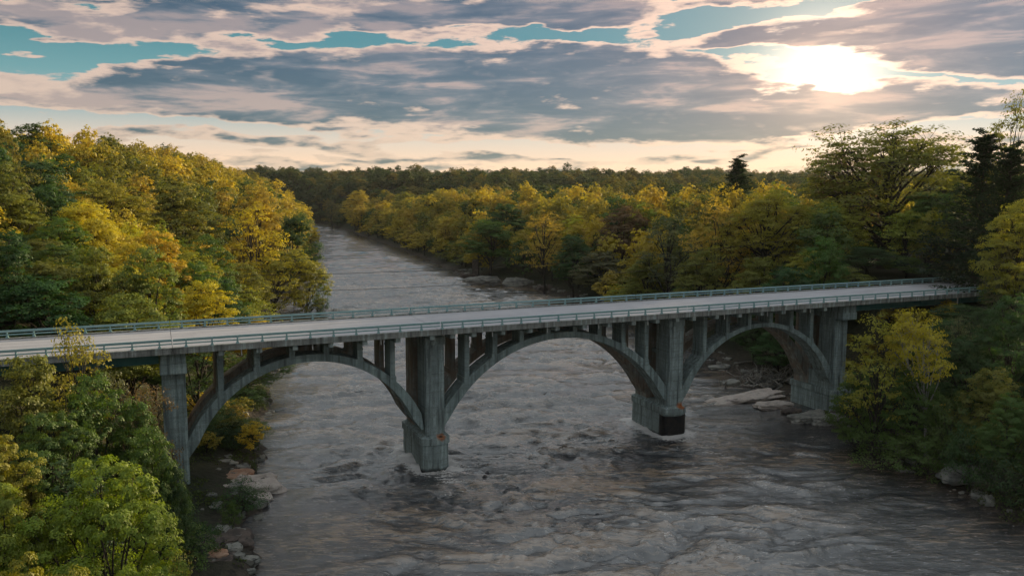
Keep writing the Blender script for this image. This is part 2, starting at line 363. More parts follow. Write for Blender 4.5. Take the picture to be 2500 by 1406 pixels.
def leaf_mat(name, ramp=None, trans=.42):
    m, t = newmat(name)
    oi = t.node('ShaderNodeObjectInfo'); geo = t.node('ShaderNodeNewGeometry')
    base = oi.outputs['Color'] if ramp is None else t.ramp(oi.outputs['Random'], ramp)
    tcg = t.node('ShaderNodeTexCoord').outputs['Object']
    n = t.noise(tcg, .35, 3, .5)
    hs = t.node('ShaderNodeHueSaturation')
    rnd = geo.outputs['Random Per Island']
    hs.inputs['Hue'].default_value = .5
    t.put(hs.inputs['Hue'], t.m('ADD', .482, t.m('MULTIPLY', n, .036)))
    t.put(hs.inputs['Value'], t.m('ADD', .66, t.m('ADD', t.m('MULTIPLY', rnd, .32), t.m('MULTIPLY', n, .42))))
    t.put(hs.inputs['Color'], base)
    d = t.node('ShaderNodeBsdfDiffuse'); t.l.new(hs.outputs[0], d.inputs[0])
    tr = t.node('ShaderNodeBsdfTranslucent')
    tcol = t.mix(1.0, hs.outputs[0], (1.25, 1.2, .6, 1), 'MULTIPLY'); t.l.new(tcol, tr.inputs[0])
    mx = t.node('ShaderNodeMixShader'); mx.inputs[0].default_value = trans; t.l.new(d.outputs[0], mx.inputs[1]); t.l.new(tr.outputs[0], mx.inputs[2])
    g_ = t.node('ShaderNodeBsdfGlossy'); g_.inputs['Roughness'].default_value = .5; g_.inputs[0].default_value = (.8, .8, .8, 1)
    m2 = t.node('ShaderNodeMixShader'); m2.inputs[0].default_value = .025; t.l.new(mx.outputs[0], m2.inputs[1]); t.l.new(g_.outputs[0], m2.inputs[2])
    finish(t, m2.outputs[0]); return m
M['leaf'] = leaf_mat('leaves')
M['leaf_ridge_shaded'] = leaf_mat('leaves_ridge_shaded', [(0.0, (.03, .055, .022)), (.35, (.05, .075, .026)), (.6, (.075, .09, .03)), (.8, (.13, .12, .035)), (1.0, (.19, .15, .035))])  # far ridge: cloud shade put into darker, greener leaf colours
M['leaf_far'] = leaf_mat('leaves_far', [(0.0, (.075, .12, .03)), (.12, (.20, .19, .035)), (.40, (.58, .44, .045)), (.56, (.05, .085, .025)), (.62, (.06, .10, .03)), (.72, (.38, .30, .045)), (.9, (.40, .29, .05)), (1.0, (.20, .20, .035))])

# ------------------------------------------------------------------ river banks and terrain
YL = np.array([-300, 0, 45, 55, 69, 88, 105, 125, 140, 180, 213, 240, 280, 350, 480, 650, 820, 860, 940, 1200, 9000.])
XL_ = np.array([-25, -20, -19.5, -20, -23, -27.5, -34, -38, -42, -55, -66, -70, -74, -85, -115, -160, -208, -262, -520, -1200, -9000.])
YR = np.array([-300, 0, 55, 70, 78, 88, 105, 114, 125, 156, 200, 257, 303, 483, 690, 820, 870, 960, 1200, 9000.])
XR_ = np.array([60, 54, 51, 50, 49, 48.6, 46.5, 45.5, 44, 38, 30, 16, -15, -72, -143, -189, -260, -520, -1150, -8950.])
def _wob(Y, o):
    Y = np.asarray(Y, float); return (vnoise(Y * .16 + o, Y * 0 + o) - .5) * 3.0 + (vnoise(Y * .55 + o, Y * 0 + 3.3 + o) - .5) * 1.3
def XL(Y): return np.interp(Y, YL, XL_) + _wob(Y, 3.0)
def XR(Y): return np.interp(Y, YR, XR_) + _wob(Y, 41.0)
def S(v): v = np.clip(v, 0, 1); return v * v * (3 - 2 * v)
def height(X, Y):
    X = np.asarray(X, float); Y = np.asarray(Y, float)
    dl = XL(Y) - X; dr = X - XR(Y)
    jag = (fbm(X * .12, Y * .12, 4) - .5) * 4.0
    dl = dl + jag * S((dl + 6) / 6) * .6; dr = dr + jag * S((dr + 6) / 6) * .6
    st = S((Y - 230) / 120)
    hl = .9 * S(dl / 2.5) + 15.7 * S((dl - 1) / (42 - 9 * st)) + 19 * S((dl - 30 + 6 * st) / (65 - 5 * st)) + 4 * S((Y - 400) / 800)
    near = .9 * S(dr / 3) + 15.7 * S((dr - 5) / 24)
    farr = .9 * S(dr / 3) + 12.5 * S(dr / 42) + 3.2 * S((dr - 50) / 80)
    k = S((Y - 150) / 80)
    hr = near * (1 - k) + farr * k + 21 * S((Y - 480) / 650) * S((dr - 20) / 120)
    n = (fbm(X * .02, Y * .02, 4) - .5)
    land = np.maximum(hl * (dl > 0), hr * (dr > 0))
    rough = S(np.maximum(dl, dr) / 30)
    # keep the road level free of bumps
    u = (X + 41.364) * math.cos(.41165) + (Y - 76.4065) * math.sin(.41165); v = -(X + 41.364) * math.sin(.41165) + (Y - 76.4065) * math.cos(.41165)
    nr = S((abs(v - 6.28) - 9) / 10) * 1.0
    far_ = S((Y - 300) / 500)
    land = land + n * rough * (4 + 30 * far_) * nr
    land = np.where(nr < 1, np.minimum(land, 16.45 + nr * 30), land)
    land = np.where((v < 4) & (u > 95) & (u < 260), np.minimum(land, np.maximum(16.3 - .30 * np.maximum(-v - .5, 0), 9.0)), land)
    land = np.where((abs(v - 6.28) < 9) & (u > 99) & (u < 134), np.minimum(land, 14.6), land)
    bed = -1.5 - 1.5 * S(np.minimum(-dl, -dr) / 10)
    # at the water line go down quickly
    wet = (dl <= 0) & (dr <= 0)
    return np.where(wet, -.4 + (bed + .4) * S(np.minimum(-dl, -dr) / 3), land - .35 * (1 - S(np.maximum(dl, dr) / 1.5)))
def hgt(x, y): return float(height(np.array([x]), np.array([y]))[0])

xs = np.unique(np.concatenate([np.arange(-110, 110, 1.5), np.arange(-400, 400, 8.), np.arange(-2200, 2200, 40.), np.linspace(-9000, 9000, 60)]))
ys = np.unique(np.concatenate([np.arange(20, 200, 1.5), np.arange(-100, 420, 4.), np.arange(-400, 2200, 20.), np.linspace(-3000, 14000, 60)]))
GX, GY = np.meshgrid(xs, ys); GZ = height(GX, GY)
nx, ny = len(xs), len(ys)
i = np.arange(ny - 1)[:, None] * nx + np.arange(nx - 1)[None, :]
F = np.stack([i, i + 1, i + nx + 1, i + nx], -1).reshape(-1, 4)
o = link('ground', mesh_np('ground', np.stack([GX, GY, GZ], -1).reshape(-1, 3), F, M['ground'], smooth=True)); tag(o, 'dark wooded river banks, hills and plateau under the trees', kind='structure')

# ------------------------------------------------------------------ bridge frame of reference
TH = .41164577; BZ = 16.9
BO = np.array([-41.3643, 76.4065]); BD = np.array([math.cos(TH), math.sin(TH)]); BN = np.array([-math.sin(TH), math.cos(TH)])
WD = 12.558
def bw(s, n): return BO + BD * s + BN * n
def bs(x, y):
    q = np.array([x, y]) - BO; return float(q @ BD), float(q @ BN)
# ------------------------------------------------------------------ water
m, t = newmat('river_water'); M['water'] = m
P = t.node('ShaderNodeTexCoord').outputs['Object']
wv = t.vm('MULTIPLY', P, (.55, 1.0, 1.0))
n1 = t.noise(wv, .55, 9, .66, .9); n2 = t.noise(t.vm('MULTIPLY', P, (.7, 1.7, 1)), 2.2, 7, .68, 1.4)
n0 = t.noise(t.vm('MULTIPLY', P, (.5, 1, 1)), .09, 4, .55)
fo = t.node('ShaderNodeAttribute'); fo.attribute_name = 'foam'
cr = t.node('ShaderNodeAttribute'); cr.attribute_name = 'crest'
streak = t.noise(t.vm('MULTIPLY', P, (.28, 1.5, 1)), .8, 10, .68, 1.3)
fine = t.noise(t.vm('MULTIPLY', P, (.5, 2.0, 1)), 2.6, 8, .7, 1.6)
rip = t.noise(t.vm('MULTIPLY', P, (.30, 1.25, 1)), 1.9, 7, .62, .7)
q = t.m('ADD', t.m('MULTIPLY', cr.outputs['Fac'], .75), t.m('MULTIPLY', t.m('SUBTRACT', streak, .5), 1.5))
q = t.m('ADD', q, t.m('MULTIPLY', t.m('SUBTRACT', rip, .5), 3.8)); q = t.m('ADD', q, t.m('MULTIPLY', t.m('SUBTRACT', n0, .5), 1.6))
lit = t.mix(t.ss(n0, .40, .62), (.135, .110, .092, 1), (.225, .155, .100, 1))
silt = t.mix(t.ss(q, .05, 1.15), (.012, .015, .021, 1), lit)
fl = t.noise(t.vm('MULTIPLY', P, (.42, 1.6, 1)), 3.1, 4, .6, .8)
silt = t.mix(t.m('MULTIPLY', t.ss(fl, .61, .67), .4), silt, (.46, .44, .42, 1))
foam = t.ss(t.m('ADD', fo.outputs['Fac'], t.m('MULTIPLY', t.m('ADD', t.m('SUBTRACT', streak, .5), t.m('SUBTRACT', fine, .5)), 2.6)), .58, .90)
c = t.mix(t.m('MULTIPLY', foam, .85), silt, (.60, .57, .55, 1))
hgtn = t.m('ADD', t.m('ADD', t.m('MULTIPLY', n1, .7), t.m('MULTIPLY', n2, .25)), t.m('MULTIPLY', rip, .45))
bp_ = t.node('ShaderNodeBump'); bp_.inputs['Strength'].default_value = 1.0; bp_.inputs['Distance'].default_value = .21; t.put(bp_.inputs['Height'], hgtn)
pr = t.node('ShaderNodeBsdfPrincipled'); t.put(pr.inputs['Base Color'], c); t.put(pr.inputs['Roughness'], t.m('ADD', .05, t.m('MULTIPLY', foam, .5)))
pr.inputs['IOR'].default_value = 2.35; t.l.new(bp_.outputs[0], pr.inputs['Normal'])
finish(t, pr.outputs[0])

wr = np.random.default_rng(3)
waves = []
for k in range(56):
    lam = 1.0 * (9.0 / 1.0) ** (wr.random()); ang_ = wr.normal(PI / 2 + .10, .30)
    waves.append((2 * PI / lam * math.cos(ang_), 2 * PI / lam * math.sin(ang_), wr.random() * 6.28, .013 * lam ** .9))
PIERS = [bw(36.4, 6.3), bw(69.8, 6.3)]
def ridged(x, y, o=5):
    v = 0; a = 1; tot = 0
    for k in range(o):
        v = v + a * (1 - np.abs(2 * vnoise(x * 1.93 ** k + 31.7 * k, y * 1.93 ** k + 7.9 * k) - 1)) ** 2; tot += a; a *= .52
    return v / tot
def water_h(X, Y):
    wx = X + 7.0 * (fbm(X * .10, Y * .10, 4) - .5) * 2; wy = Y + 4.0 * (fbm(X * .12 + 9, Y * .14 + 4, 4) - .5) * 2
    h = 0
    for kx, ky, ph, a in waves: h = h + a * np.sin(kx * wx + ky * wy + ph)
    h = h + .85 * (ridged(wx * .10, wy * .46) - .42) + .32 * (ridged(wx * .33 + 50, wy * 1.15, 3) - .42)
    amp = .35 + 1.15 * S(fbm(X * .05 + 3, Y * .07, 3) * 1.6 - .25)
    shorecalm = S(np.minimum(X - XL(Y), XR(Y) - X) / 14) * .75 + .25
    right = 1 - .45 * S((X - 18) / 25) * (Y < 130)
    return .70 * h * amp * shorecalm * right * (1 - .45 * S((Y - 130) / 500))
def water_mesh(xs, ys, detail):
    X, Y = np.meshgrid(xs, ys); Z = water_h(X, Y) * detail
    gy, gx = np.gradient(Z, ys, xs)
    crest = S((Z - .16) / .36) * .26 + S((-gy - .10) / .4) * .12
    cq = S((Z + .26) / .56); fm = crest
    for (px_, py_) in PIERS:
        q = np.stack([X - px_, Y - py_], -1); s_ = q @ BD; n_ = q @ BN
        dd = np.hypot(np.maximum(np.abs(s_) - 1.8, 0), np.maximum(np.abs(n_) - 4.6, 0))
        wake = S(1 - np.abs(s_ + n_ * .05) / (3.0 + .22 * np.maximum(-n_ - 4, 0))) * S((-n_ - 3) / 3) * S(1 - (-n_ - 4) / 16)
        fm = np.maximum(fm, S(1 - dd / 2.6) * 1.35); fm = np.maximum(fm, wake * .72)
        Z = Z + .22 * S(1 - dd / 3) 
    fm = fm + .10 * (fbm(X * .08, Y * .05, 3) - .4)
    nx, ny = len(xs), len(ys)
    i = np.arange(ny - 1)[:, None] * nx + np.arange(nx - 1)[None, :]
    F = np.stack([i, i + 1, i + nx + 1, i + nx], -1).reshape(-1, 4)
    V = np.stack([X, Y, Z], -1).reshape(-1, 3)
    dead = (X < XL(Y) - 6) | (X > XR(Y) + 6); dead = dead.ravel()
    keep = ~dead[F].all(1); F = F[keep]
    used = np.unique(F); rm = np.full(len(V), -1); rm[used] = np.arange(len(used))
    return V[used], rm[F], fm.ravel()[used], cq.ravel()[used]
parts = [water_mesh(np.arange(-46, 62, .30), np.concatenate([np.arange(48, 130, .28)]), 1.0)]
y0 = parts[0][0][:, 1].max()
parts.append(water_mesh(np.arange(-110, 62, .65), np.arange(y0, 330, .6), 1.0))
y1 = parts[1][0][:, 1].max()
parts.append(water_mesh(np.arange(-360, 20, 2.2), np.concatenate([np.arange(y1, 960, 1.6)]), 1.0))
parts.append(water_mesh(np.arange(-60, 90, 2.0), np.concatenate([np.arange(-300, 48, 2.0), [48.0]]), .6))
off = 0; VV = []; FF = []; AA = []; CC = []
for V, F, A, C_ in parts: VV.append(V); FF.append(F + off); AA.append(A); CC.append(C_); off += len(V)
me = mesh_np('river', np.concatenate(VV), np.concatenate(FF), M['water'], smooth=True)
at_ = me.attributes.new('foam', 'FLOAT', 'POINT'); at_.data.foreach_set('value', np.concatenate(AA).astype(np.float32))
at_ = me.attributes.new('crest', 'FLOAT', 'POINT'); at_.data.foreach_set('value', np.concatenate(CC).astype(np.float32))
o = link('river_water', me); tag(o, 'muddy brown river water with choppy waves and foam round the piers', kind='structure')

# ------------------------------------------------------------------ bridge
bridge = link('arch_bridge', None, loc=(BO[0], BO[1], BZ)); bridge.rotation_euler = (0, -math.atan(.0014426), TH)
tag(bridge, 'three span open spandrel concrete arch bridge with green steel railings across the muddy river', 'bridge')
JS = [-34, 8.5, 36.4, 69.8, 97.6, 142]
for a, b in zip(JS[:-1], JS[1:]):
    mb = MB(); g0, g1 = a + .025, b - .025
    mb.box(g0, g1, -.15, WD + .15, -.42, -.16)
    mb.box(g0, g1, -.15, .30, -.66, -.423); mb.box(g0, g1, WD - .30, WD + .15, -.66, -.423)
    d_ = mb.build('deck_slab', M['deck_side'], bridge, .015)
    c1 = MB().box(g0, g1, -.18, .27, -.157, 0).build('kerb', M['deck_side'], d_, .02); c2 = MB().box(g0, g1, WD - .27, WD + .18, -.157, 0).build('kerb', M['deck_side'], d_, .02)
    MB().box(g0, g1, .273, WD - .273, -.158, -.12).build('road_surface', M['road'], d_)
for s in JS[1:-1]:
    MB().box(s - .022, s + .022, -.1, WD + .1, -.4, -.135).build('expansion_joint', M['joint'], bridge)
# railings
def post_mesh():
    mb = MB()
    mb.box(-.17, .17, -.13, .13, .003, .045)
    mb.prism([(-.15, -.09, .045), (.15, -.09, .045), (.15, .09, .045), (-.15, .09, .045)], [(-.07, -.08, .26), (.07, -.08, .26), (.07, .08, .26), (-.07, .08, .26)])
    mb.prism([(-.07, -.08, .26), (.07, -.08, .26), (.07, .08, .26), (-.07, .08, .26)], [(-.075, -.075, .80), (.075, -.075, .80), (.075, .075, .80), (-.075, .075, .80)])
    return mb
pm = None
for side, n in ((-1, .03), (1, WD - .03)):
    rl = link('railing', None, bridge); rl['label'] = 'near green steel railing' if side < 0 else 'far green steel railing'
    for k in range(-8, 57):
        s = k * 2.44
        if abs(s - 36.4) < .1: s += .15
        if pm is None:
            p0 = post_mesh().build('rail_post', M['rail'], rl); pm = p0.data; p = p0
        else: p = link('rail_post', pm, rl)
        p.location = (s, n, 0)
        if side > 0: p.rotation_euler = (0, 0, PI)
    io = -side                                   # rails sit on the road side
    for a, b in zip(JS[:-1], JS[1:]):
        a2, b2 = max(a, -20) + .05, min(b, 137) - .05
        MB().box(a2, b2, n + io * .08 - .05, n + io * .08 + .05, .58, .83).build('top_rail', M['rail'], rl, .02)
        MB().box(a2, b2, n + io * .08 - .04, n + io * .08 + .04, .28, .41).build('lower_rail', M['rail'], rl, .015)
# arches
ARC = [dict(c=22.25, half=12.6, ze=-2.25, R=13.9, t0=.82, t1=1.15, cols=[13.05, 16.75, 20.4, 24.1, 27.8, 31.5]),
       dict(c=53.0, half=15.55, ze=-1.85, R=18.6, t0=.78, t1=1.2, cols=[40.5, 44.1, 47.6, 51.2, 54.9, 58.4, 61.9, 65.4]),
       dict(c=84.25, half=13.05, ze=-2.72, R=14.75, t0=.60, t1=1.1, cols=[74.65, 78.4, 82.1, 85.8, 89.5, 93.25])]
def ext_z(A, s): q = min(abs(s - A['c']), A['R'] - .01); return A['ze'] - (A['R'] - math.sqrt(A['R'] ** 2 - q * q))
for A in ARC:
    pm_ = math.asin(min(.985, A['half'] / A['R'])); N = 40
    for (na, nb, mt) in ((2.6, 5.0, 'concrete'), (7.56, 9.96, 'concrete_far')):
        outer = []; inner = []
        for k in range(N + 1):
            ph = -pm_ + 2 * pm_ * k / N
            so = A['c'] + A['R'] * math.sin(ph); zo = A['ze'] - A['R'] * (1 - math.cos(ph)); th_ = A['t0'] + (A['t1'] - A['t0']) * (abs(ph) / pm_) ** 2
            outer.append((so, zo)); inner.append((so - th_ * math.sin(ph), zo - th_ * math.cos(ph)))
        # feet run down into the pier
        ex = 1.9
        outer = [(A['c'] - A['half'] - .3, outer[0][1] - ex)] + outer + [(A['c'] + A['half'] + .3, outer[-1][1] - ex)]
        inner = [(A['c'] - A['half'] + .02, inner[0][1] - 1.4)] + inner + [(A['c'] + A['half'] - .02, inner[-1][1] - 1.4)]
        mb = MB(); n_ = len(outer)
        vs = [(s, na, z) for s, z in outer] + [(s, na, z) for s, z in inner] + [(s, nb, z) for s, z in outer] + [(s, nb, z) for s, z in inner]
        mb.v = vs
        for k in range(n_ - 1):
            a_, b_, c_, d_ = k, k + 1, n_ + k + 1, n_ + k
            mb.polys += [[a_, d_, c_, b_], [2 * n_ + a_, 2 * n_ + b_, 2 * n_ + c_, 2 * n_ + d_], [a_, b_, 2 * n_ + b_, 2 * n_ + a_], [d_, 2 * n_ + d_, 2 * n_ + c_, c_]]
        mb.polys += [[0, 2 * n_, 3 * n_, n_], [n_ - 1, 2 * n_ - 1, 4 * n_ - 1, 3 * n_ - 1]]
        mb.build('arch_rib', M[mt], bridge, .03)
    for s in A['cols']:
        zt = ext_z(A, s)
        for (na, nb, mt) in ((2.62, 4.98, 'concrete'), (7.58, 9.94, 'concrete_far')):
            lo = min(ext_z(A, s - .3), ext_z(A, s + .3)) - .25
            if -1.28 - zt > .35:
                mb = MB(); mb.box(s - .3, s + .3, na, nb, lo, -1.273)
                cpart = mb.build('spandrel_column', M[mt], bridge, .02)
                if -1.28 - zt > 1.6:
                    MB().box(s - .36, s + .36, na - .06, nb + .06, -2.2, -2.05).build('column_band', M[mt], cpart, .02)
                    MB().box(s - .40, s + .40, na - .07, nb + .07, lo + .02, zt + .22).build('column_footing', M[mt], cpart, .02)
            else:
                MB().box(s - .3, s + .3, na, nb, lo, -1.273).build('spandrel_column', M[mt], bridge, .02)
        MB().box(s - .27, s + .27, .5, WD - .5, -1.27, -.663).build('floor_beam', M['concrete'], bridge, .02)
        MB().box(s - .28, s + .28, .16, .49, -1.20, -.664).build('beam_end', M['beam'], bridge, .02)
        MB().box(s - .28, s + .28, WD - .49, WD - .16, -1.20, -.664).build('beam_end', M['beam'], bridge, .02)
for s in (35.45, 37.9, 68.4, 71.0):
    MB().box(s - .27, s + .27, .5, WD - .5, -1.25, -.665).build('floor_beam', M['concrete'], bridge, .02)
    MB().box(s - .28, s + .28, .16, .49, -1.20, -.664).build('beam_end', M['beam'], bridge, .02)
# river piers
def nose_ring(s0, s1, n0, n1, z, bulge=.8, k=8):
    c_ = (s0 + s1) / 2; hw = (s1 - s0) / 2; r = []
    for j in range(k + 1):
        a = PI * j / k; r.append((c_ - hw * math.cos(a), n0 - bulge * math.sin(a) * 1.0, z))
    for j in range(k + 1):
        a = PI * j / k; r.append((c_ + hw * math.cos(a), n1 + bulge * math.sin(a), z))
    return r
stains = {36.4: [(37.0, 2.0, -13.15, .75, .9)], 69.8: [(70.6, 1.95, -12.9, .8, 1.0)]}
for s in (36.4, 69.8):
    mp = concrete('pier_concrete_stained', (.24, .29, .285), stains=stains[s], wet=-16.9)
    pb = MB().prism(nose_ring(s - 1.72, s + 1.72, 2.5, 10.06, -19.5), nose_ring(s - 1.62, s + 1.62, 2.5, 10.06, -13.95)).build('pier_base', mp, bridge)
    MB().prism(nose_ring(s - 1.80, s + 1.80, 2.45, 10.11, -13.947, .86), nose_ring(s - 1.80, s + 1.80, 2.45, 10.11, -13.1, .86)).build('pier_collar', mp, pb, .04)
    MB().prism(nose_ring(s - 1.55, s + 1.55, 2.5, 10.06, -13.097, .5), nose_ring(s - 1.3, s + 1.3, 2.6, 9.96, -12.85, .2)).build('pier_capping', mp, pb)
    for (na, nb, mt) in ((2.3, 5.3, mp), (7.26, 10.26, M['concrete_far'])):
        mb = MB(); mb.box(s - 1.17, s + 1.17, na, nb, -13.0, -.67)
        sh = mb.build('pier_shaft', mt, bridge, .05)
        if na < 3:
            MB().box(s - 1.06, s - .40, na - .07, na + .02, -12.8, -2.6).build('pilaster', mt, sh, .02)
            MB().box(s + .40, s + 1.06, na - .07, na + .02, -12.8, -2.6).build('pilaster', mt, sh, .02)
            MB().box(s - 1.24, s + 1.24, na - .09, nb + .02, -2.2, -1.26).build('shaft_head', mt, sh, .03)
            MB().box(s - 1.185, s + 1.185, na - .012, nb + .012, -5.6, -5.57).build('pour_joint', M['joint'], sh)
            MB().box(s - 1.185, s + 1.185, na - .012, nb + .012, -9.6, -9.57).build('pour_joint', M['joint'], sh)
    MB().box(s - .5, s + .5, 5.25, 7.3, -6.4, -5.9).build('cross_strut', M['concrete'], bridge, .02)
MB().prism(nose_ring(68.0, 71.6, 2.6, 3.0, -18.5, 1.05), nose_ring(68.0, 71.6, 2.6, 3.0, -14.15, 1.05)).build('steel_jacket', M['jacket'], bridge)
# land piers
mp4 = concrete('land_pier_concrete', (.24, .30, .295))
def land_pier(s0, s1, name_label):
    left = s0 < 50
    root = link('land_pier', None, bridge); root['label'] = name_label
    for (na, nb, mt) in ((2.3, 5.4, mp4), (7.2, 10.3, M['concrete_far'])):
        sh = MB().box(s0, s1, na, nb, -18 if left else -14.4, -2.9).build('pier_shaft', mt, root, .05)
        if na < 3:
            for k in range(2):
                u0 = s0 + .25 + k * (s1 - s0) * .5; MB().box(u0, u0 + (s1 - s0) * .3, na - .08, na + .02, -13.5, -3.2).build('pilaster', mt, sh, .02)
    MB().box(s0 - .12, s1 + .12, .75, WD - .75, -2.897, -1.85).build('pier_cap', mp4, root, .05)
    MB().box(s0 - .05, s1 + .05, .85, WD - .85, -1.847, -.67).build('pier_cap', mp4, root, .05)
    if not left:
        MB().box(s0 - .05, s1 + 1.2, 1.9, 10.7, -19.5, -14.4).build('pier_base', mp4, root, .05)
        MB().box(s0 - .18, s1 + 1.35, 1.75, 10.85, -14.397, -13.5).build('pier_collar', mp4, root, .05)
        MB().box(s0 + .1, s1 + .6, 2.3, 10.3, -13.497, -11.2).build('web_wall', mp4, root, .05)
land_pier(7.35, 9.62, 'left tall concrete pier standing in the trees'); land_pier(97.35, 99.75, 'right concrete pier on its collared base on the rock ledge')
# approach girders and far bent
for n in (1.6, 4.7, 7.8, 10.9):
    for a, b in ((-34, 7.2), (99.9, 142)):
        zt = -.665 if a > 0 else -.665
        mb = MB(); mb.box(a, b, n - .02, n + .02, -1.75, -.70); mb.box(a, b, n - .18, n + .18, -1.79, -1.752); mb.box(a, b, n - .18, n + .18, -.698, -.668)
        gd = mb.build('steel_girder', M['girder'], bridge)
        if n < 2:
            st = None
            for k in range(int((b - a) / 3.0)):
                MB().box(a + 1.5 + 3 * k - .02, a + 1.5 + 3 * k + .02, n - .15, n - .022, -1.75, -.70).build('web_stiffener', M['girder'], gd)
bent = MB().box(120.5, 121.3, 1.5, 2.3, -19, -1.8); bent.box(120.5, 121.3, 10.2, 11.0, -19, -1.8); bent.build('approach_bent', M['concrete'], bridge, .03)
MB().box(119.9, 120.0, .3, .42, -2.2, -.66).build('drain_pipe', M['pipe'], bridge)
for s in (15.0, 22.2, 29.6, 42.8, 49.9, 56.9, 64.0, 75.9, 83.1, 90.6):
    v, f_ = tube([(s, .34, -.6), (s + .02, .30, -1.35)], [.055, .05], 8); link('drain_spout', mesh_np('drain_spout', v, f_, M['pipe'], smooth=True), bridge)

# road beyond both ends
def strip(name, s0, s1, z, mat):
    V = []; 
    for s in np.linspace(s0, s1, 24):
        for n in (.3, WD - .3):
            p = bw(s, n); V.append((p[0], p[1], z))
    F = [[2 * k, 2 * k + 2, 2 * k + 3, 2 * k + 1] for k in range(23)]
    return link(name, mesh_np(name, np.array(V), np.array(F), mat))
tag(strip('road', 142.02, 420, 16.78, M['road']), 'pale concrete road running on into the trees', kind='structure')
tag(strip('road', -34.02, -160, 16.75, M['road']), 'pale concrete road leaving the bridge on the left', kind='structure')
#@@HAZE@@
hz, t = newmat('air_haze'); pv = t.node('ShaderNodeVolumePrincipled'); pv.inputs['Color'].default_value = (.80, .84, .86, 1); pv.inputs['Density'].default_value = HAZE_D; pv.inputs['Anisotropy'].default_value = .35
o_ = t.node('ShaderNodeOutputMaterial'); t.l.new(pv.outputs[0], o_.inputs['Volume'])
hb = MB().box(-9100, 9100, -3100, 14100, -60, 150).build('haze', hz); tag(hb, 'thin evening haze over the valley', kind='stuff')
#@@PART2@@
# ------------------------------------------------------------------ rocks
def rock_mesh(name, sx, sy, sz, seed, mat, layers=0, rough=.22, n=26):
    """weathered block: a rounded box pushed about by noise, with recessed bedding joints"""
    u = np.linspace(-1, 1, n); V = []; F = []
    def face(fn):
        b = sum(len(v) for v in V); A, B = np.meshgrid(u, u); V.append(fn(A.ravel(), B.ravel()))
        i = np.arange(n - 1)[:, None] * n + np.arange(n - 1)[None, :]
        F.append((np.stack([i, i + 1, i + n + 1, i + n], -1).reshape(-1, 4)) + b)
    one = np.ones(n * n)
    face(lambda a, b: np.stack([a, b, one], -1)); face(lambda a, b: np.stack([b, a, -one], -1))
    face(lambda a, b: np.stack([one, a, b], -1)); face(lambda a, b: np.stack([-one, b, a], -1))
    face(lambda a, b: np.stack([b, one, a], -1)); face(lambda a, b: np.stack([a, -one, b], -1))
    v = np.concatenate(V); f = np.concatenate(F)
    L = (np.abs(v) ** 5).sum(1) ** .2; v = v / L[:, None]
    s = seed * 3.7
    dsp = (fbm(v[:, 0] * 1.3 + s + v[:, 2] * .8, v[:, 1] * 1.3 + s * 2, 5) - .5) * 2 * rough * 1.6
    ang_ = (fbm(v[:, 0] * 3 + s, v[:, 1] * 3 - v[:, 2] * 2 + s, 4) - .5) * rough
    v[:, :2] *= (1 + dsp + ang_)[:, None]; v[:, 2] *= 1 + (fbm(v[:, 0] * 1.7 + s, v[:, 1] * 1.7, 4) - .5) * .9
    if layers:
        q = (v[:, 2] + 1) / 2 * layers + (fbm(v[:, 0] + s, v[:, 1], 2) - .5) * .8; fr = q - np.floor(q); k = np.floor(q)
        step = (np.abs(np.sin(k * 12.9 + seed)) - .5) * .22
        v[:, :2] *= (1 + step - .10 * (fr < .14))[:, None]
    return mesh_np(name, v * np.array([sx, sy, sz]), f, mat, smooth=False)
def rock(px, py, sx, sy, sz, rz, seed, mat, label, group=None, layers=0, z=None, name='boulder', cat='rock', zoff=.0, Z=0.0):
    # a pixel of the water level plane fixes where it lies
    a, b, c = at(px, py, 1.0); tt = (Z - CAM_H) / (c - CAM_H); X, Y = a * tt, tt
    o = link(name, rock_mesh(name, sx, sy, sz, seed, mat, layers), loc=(X, Y, (Z if z is None else z) + zoff)); o.rotation_euler = (random.uniform(-.07, .07), random.uniform(-.07, .07), rz)
    return tag(o, label, cat, group)
GL = 'limestone rocks on the left shore under the bridge'
rock(522, 1140, 2.2, 1.4, .8, .2, 1, M['rock_grey'], 'flat grey slab of rock right beside the foot of the left tall pier', GL, 2, Z=.4)
rock(558, 1170, 2.3, 1.7, .6, -.3, 2, M['rock_orange'], 'orange brown rock behind the pale shelf on the left shore', GL, 0, Z=.3)
rock(570, 1152, 1.1, .8, .5, .4, 3, M['rock_grey'], 'small grey boulder at the water edge above the orange rock', GL, 0, Z=.2)
rock(520, 1185, 2.0, 1.5, .5, .8, 4, M['rock_orange'], 'orange rock half hidden by shrubs under the left tall pier', GL, 0, Z=.3)
rock(612, 1190, 2.9, 2.4, .85, .35, 5, M['rock_pale'], 'large pale limestone shelf jutting into the brown water on the left', GL, 1, Z=.1)
rock(630, 1222, 1.6, .9, .5, .3, 6, M['rock_pale'], 'small pale rock in the water just below the large pale shelf', GL, 0, Z=0)
rock(548, 1136, .9, .7, .45, 1.1, 16, M['rock_dark'], 'small dark rock behind the grey slab beside the left tall pier', GL, 0, Z=.3)
GB = 'dark ledge rocks at the bottom left shore'
rock(545, 1345, 2.6, 2.0, 1.1, .5, 7, M['rock_dark'], 'dark brown ledge at the lower left water edge, topmost of the pile', GB, 3)
rock(515, 1385, 2.2, 1.9, 1.0, .1, 8, M['rock_dark'], 'dark broken ledge cut by the bottom edge of the photo', GB, 3, Z=.3)
rock(570, 1330, 1.2, 1.0, .6, .9, 9, M['rock_dark'], 'black wet boulder furthest out in the water at lower left', GB, 1)
rock(497, 1340, 1.6, 1.3, .8, -.5, 10, M['rock_dark'], 'brown rock with leaf litter up the bank from the dark ledge', GB, 2, Z=.9)
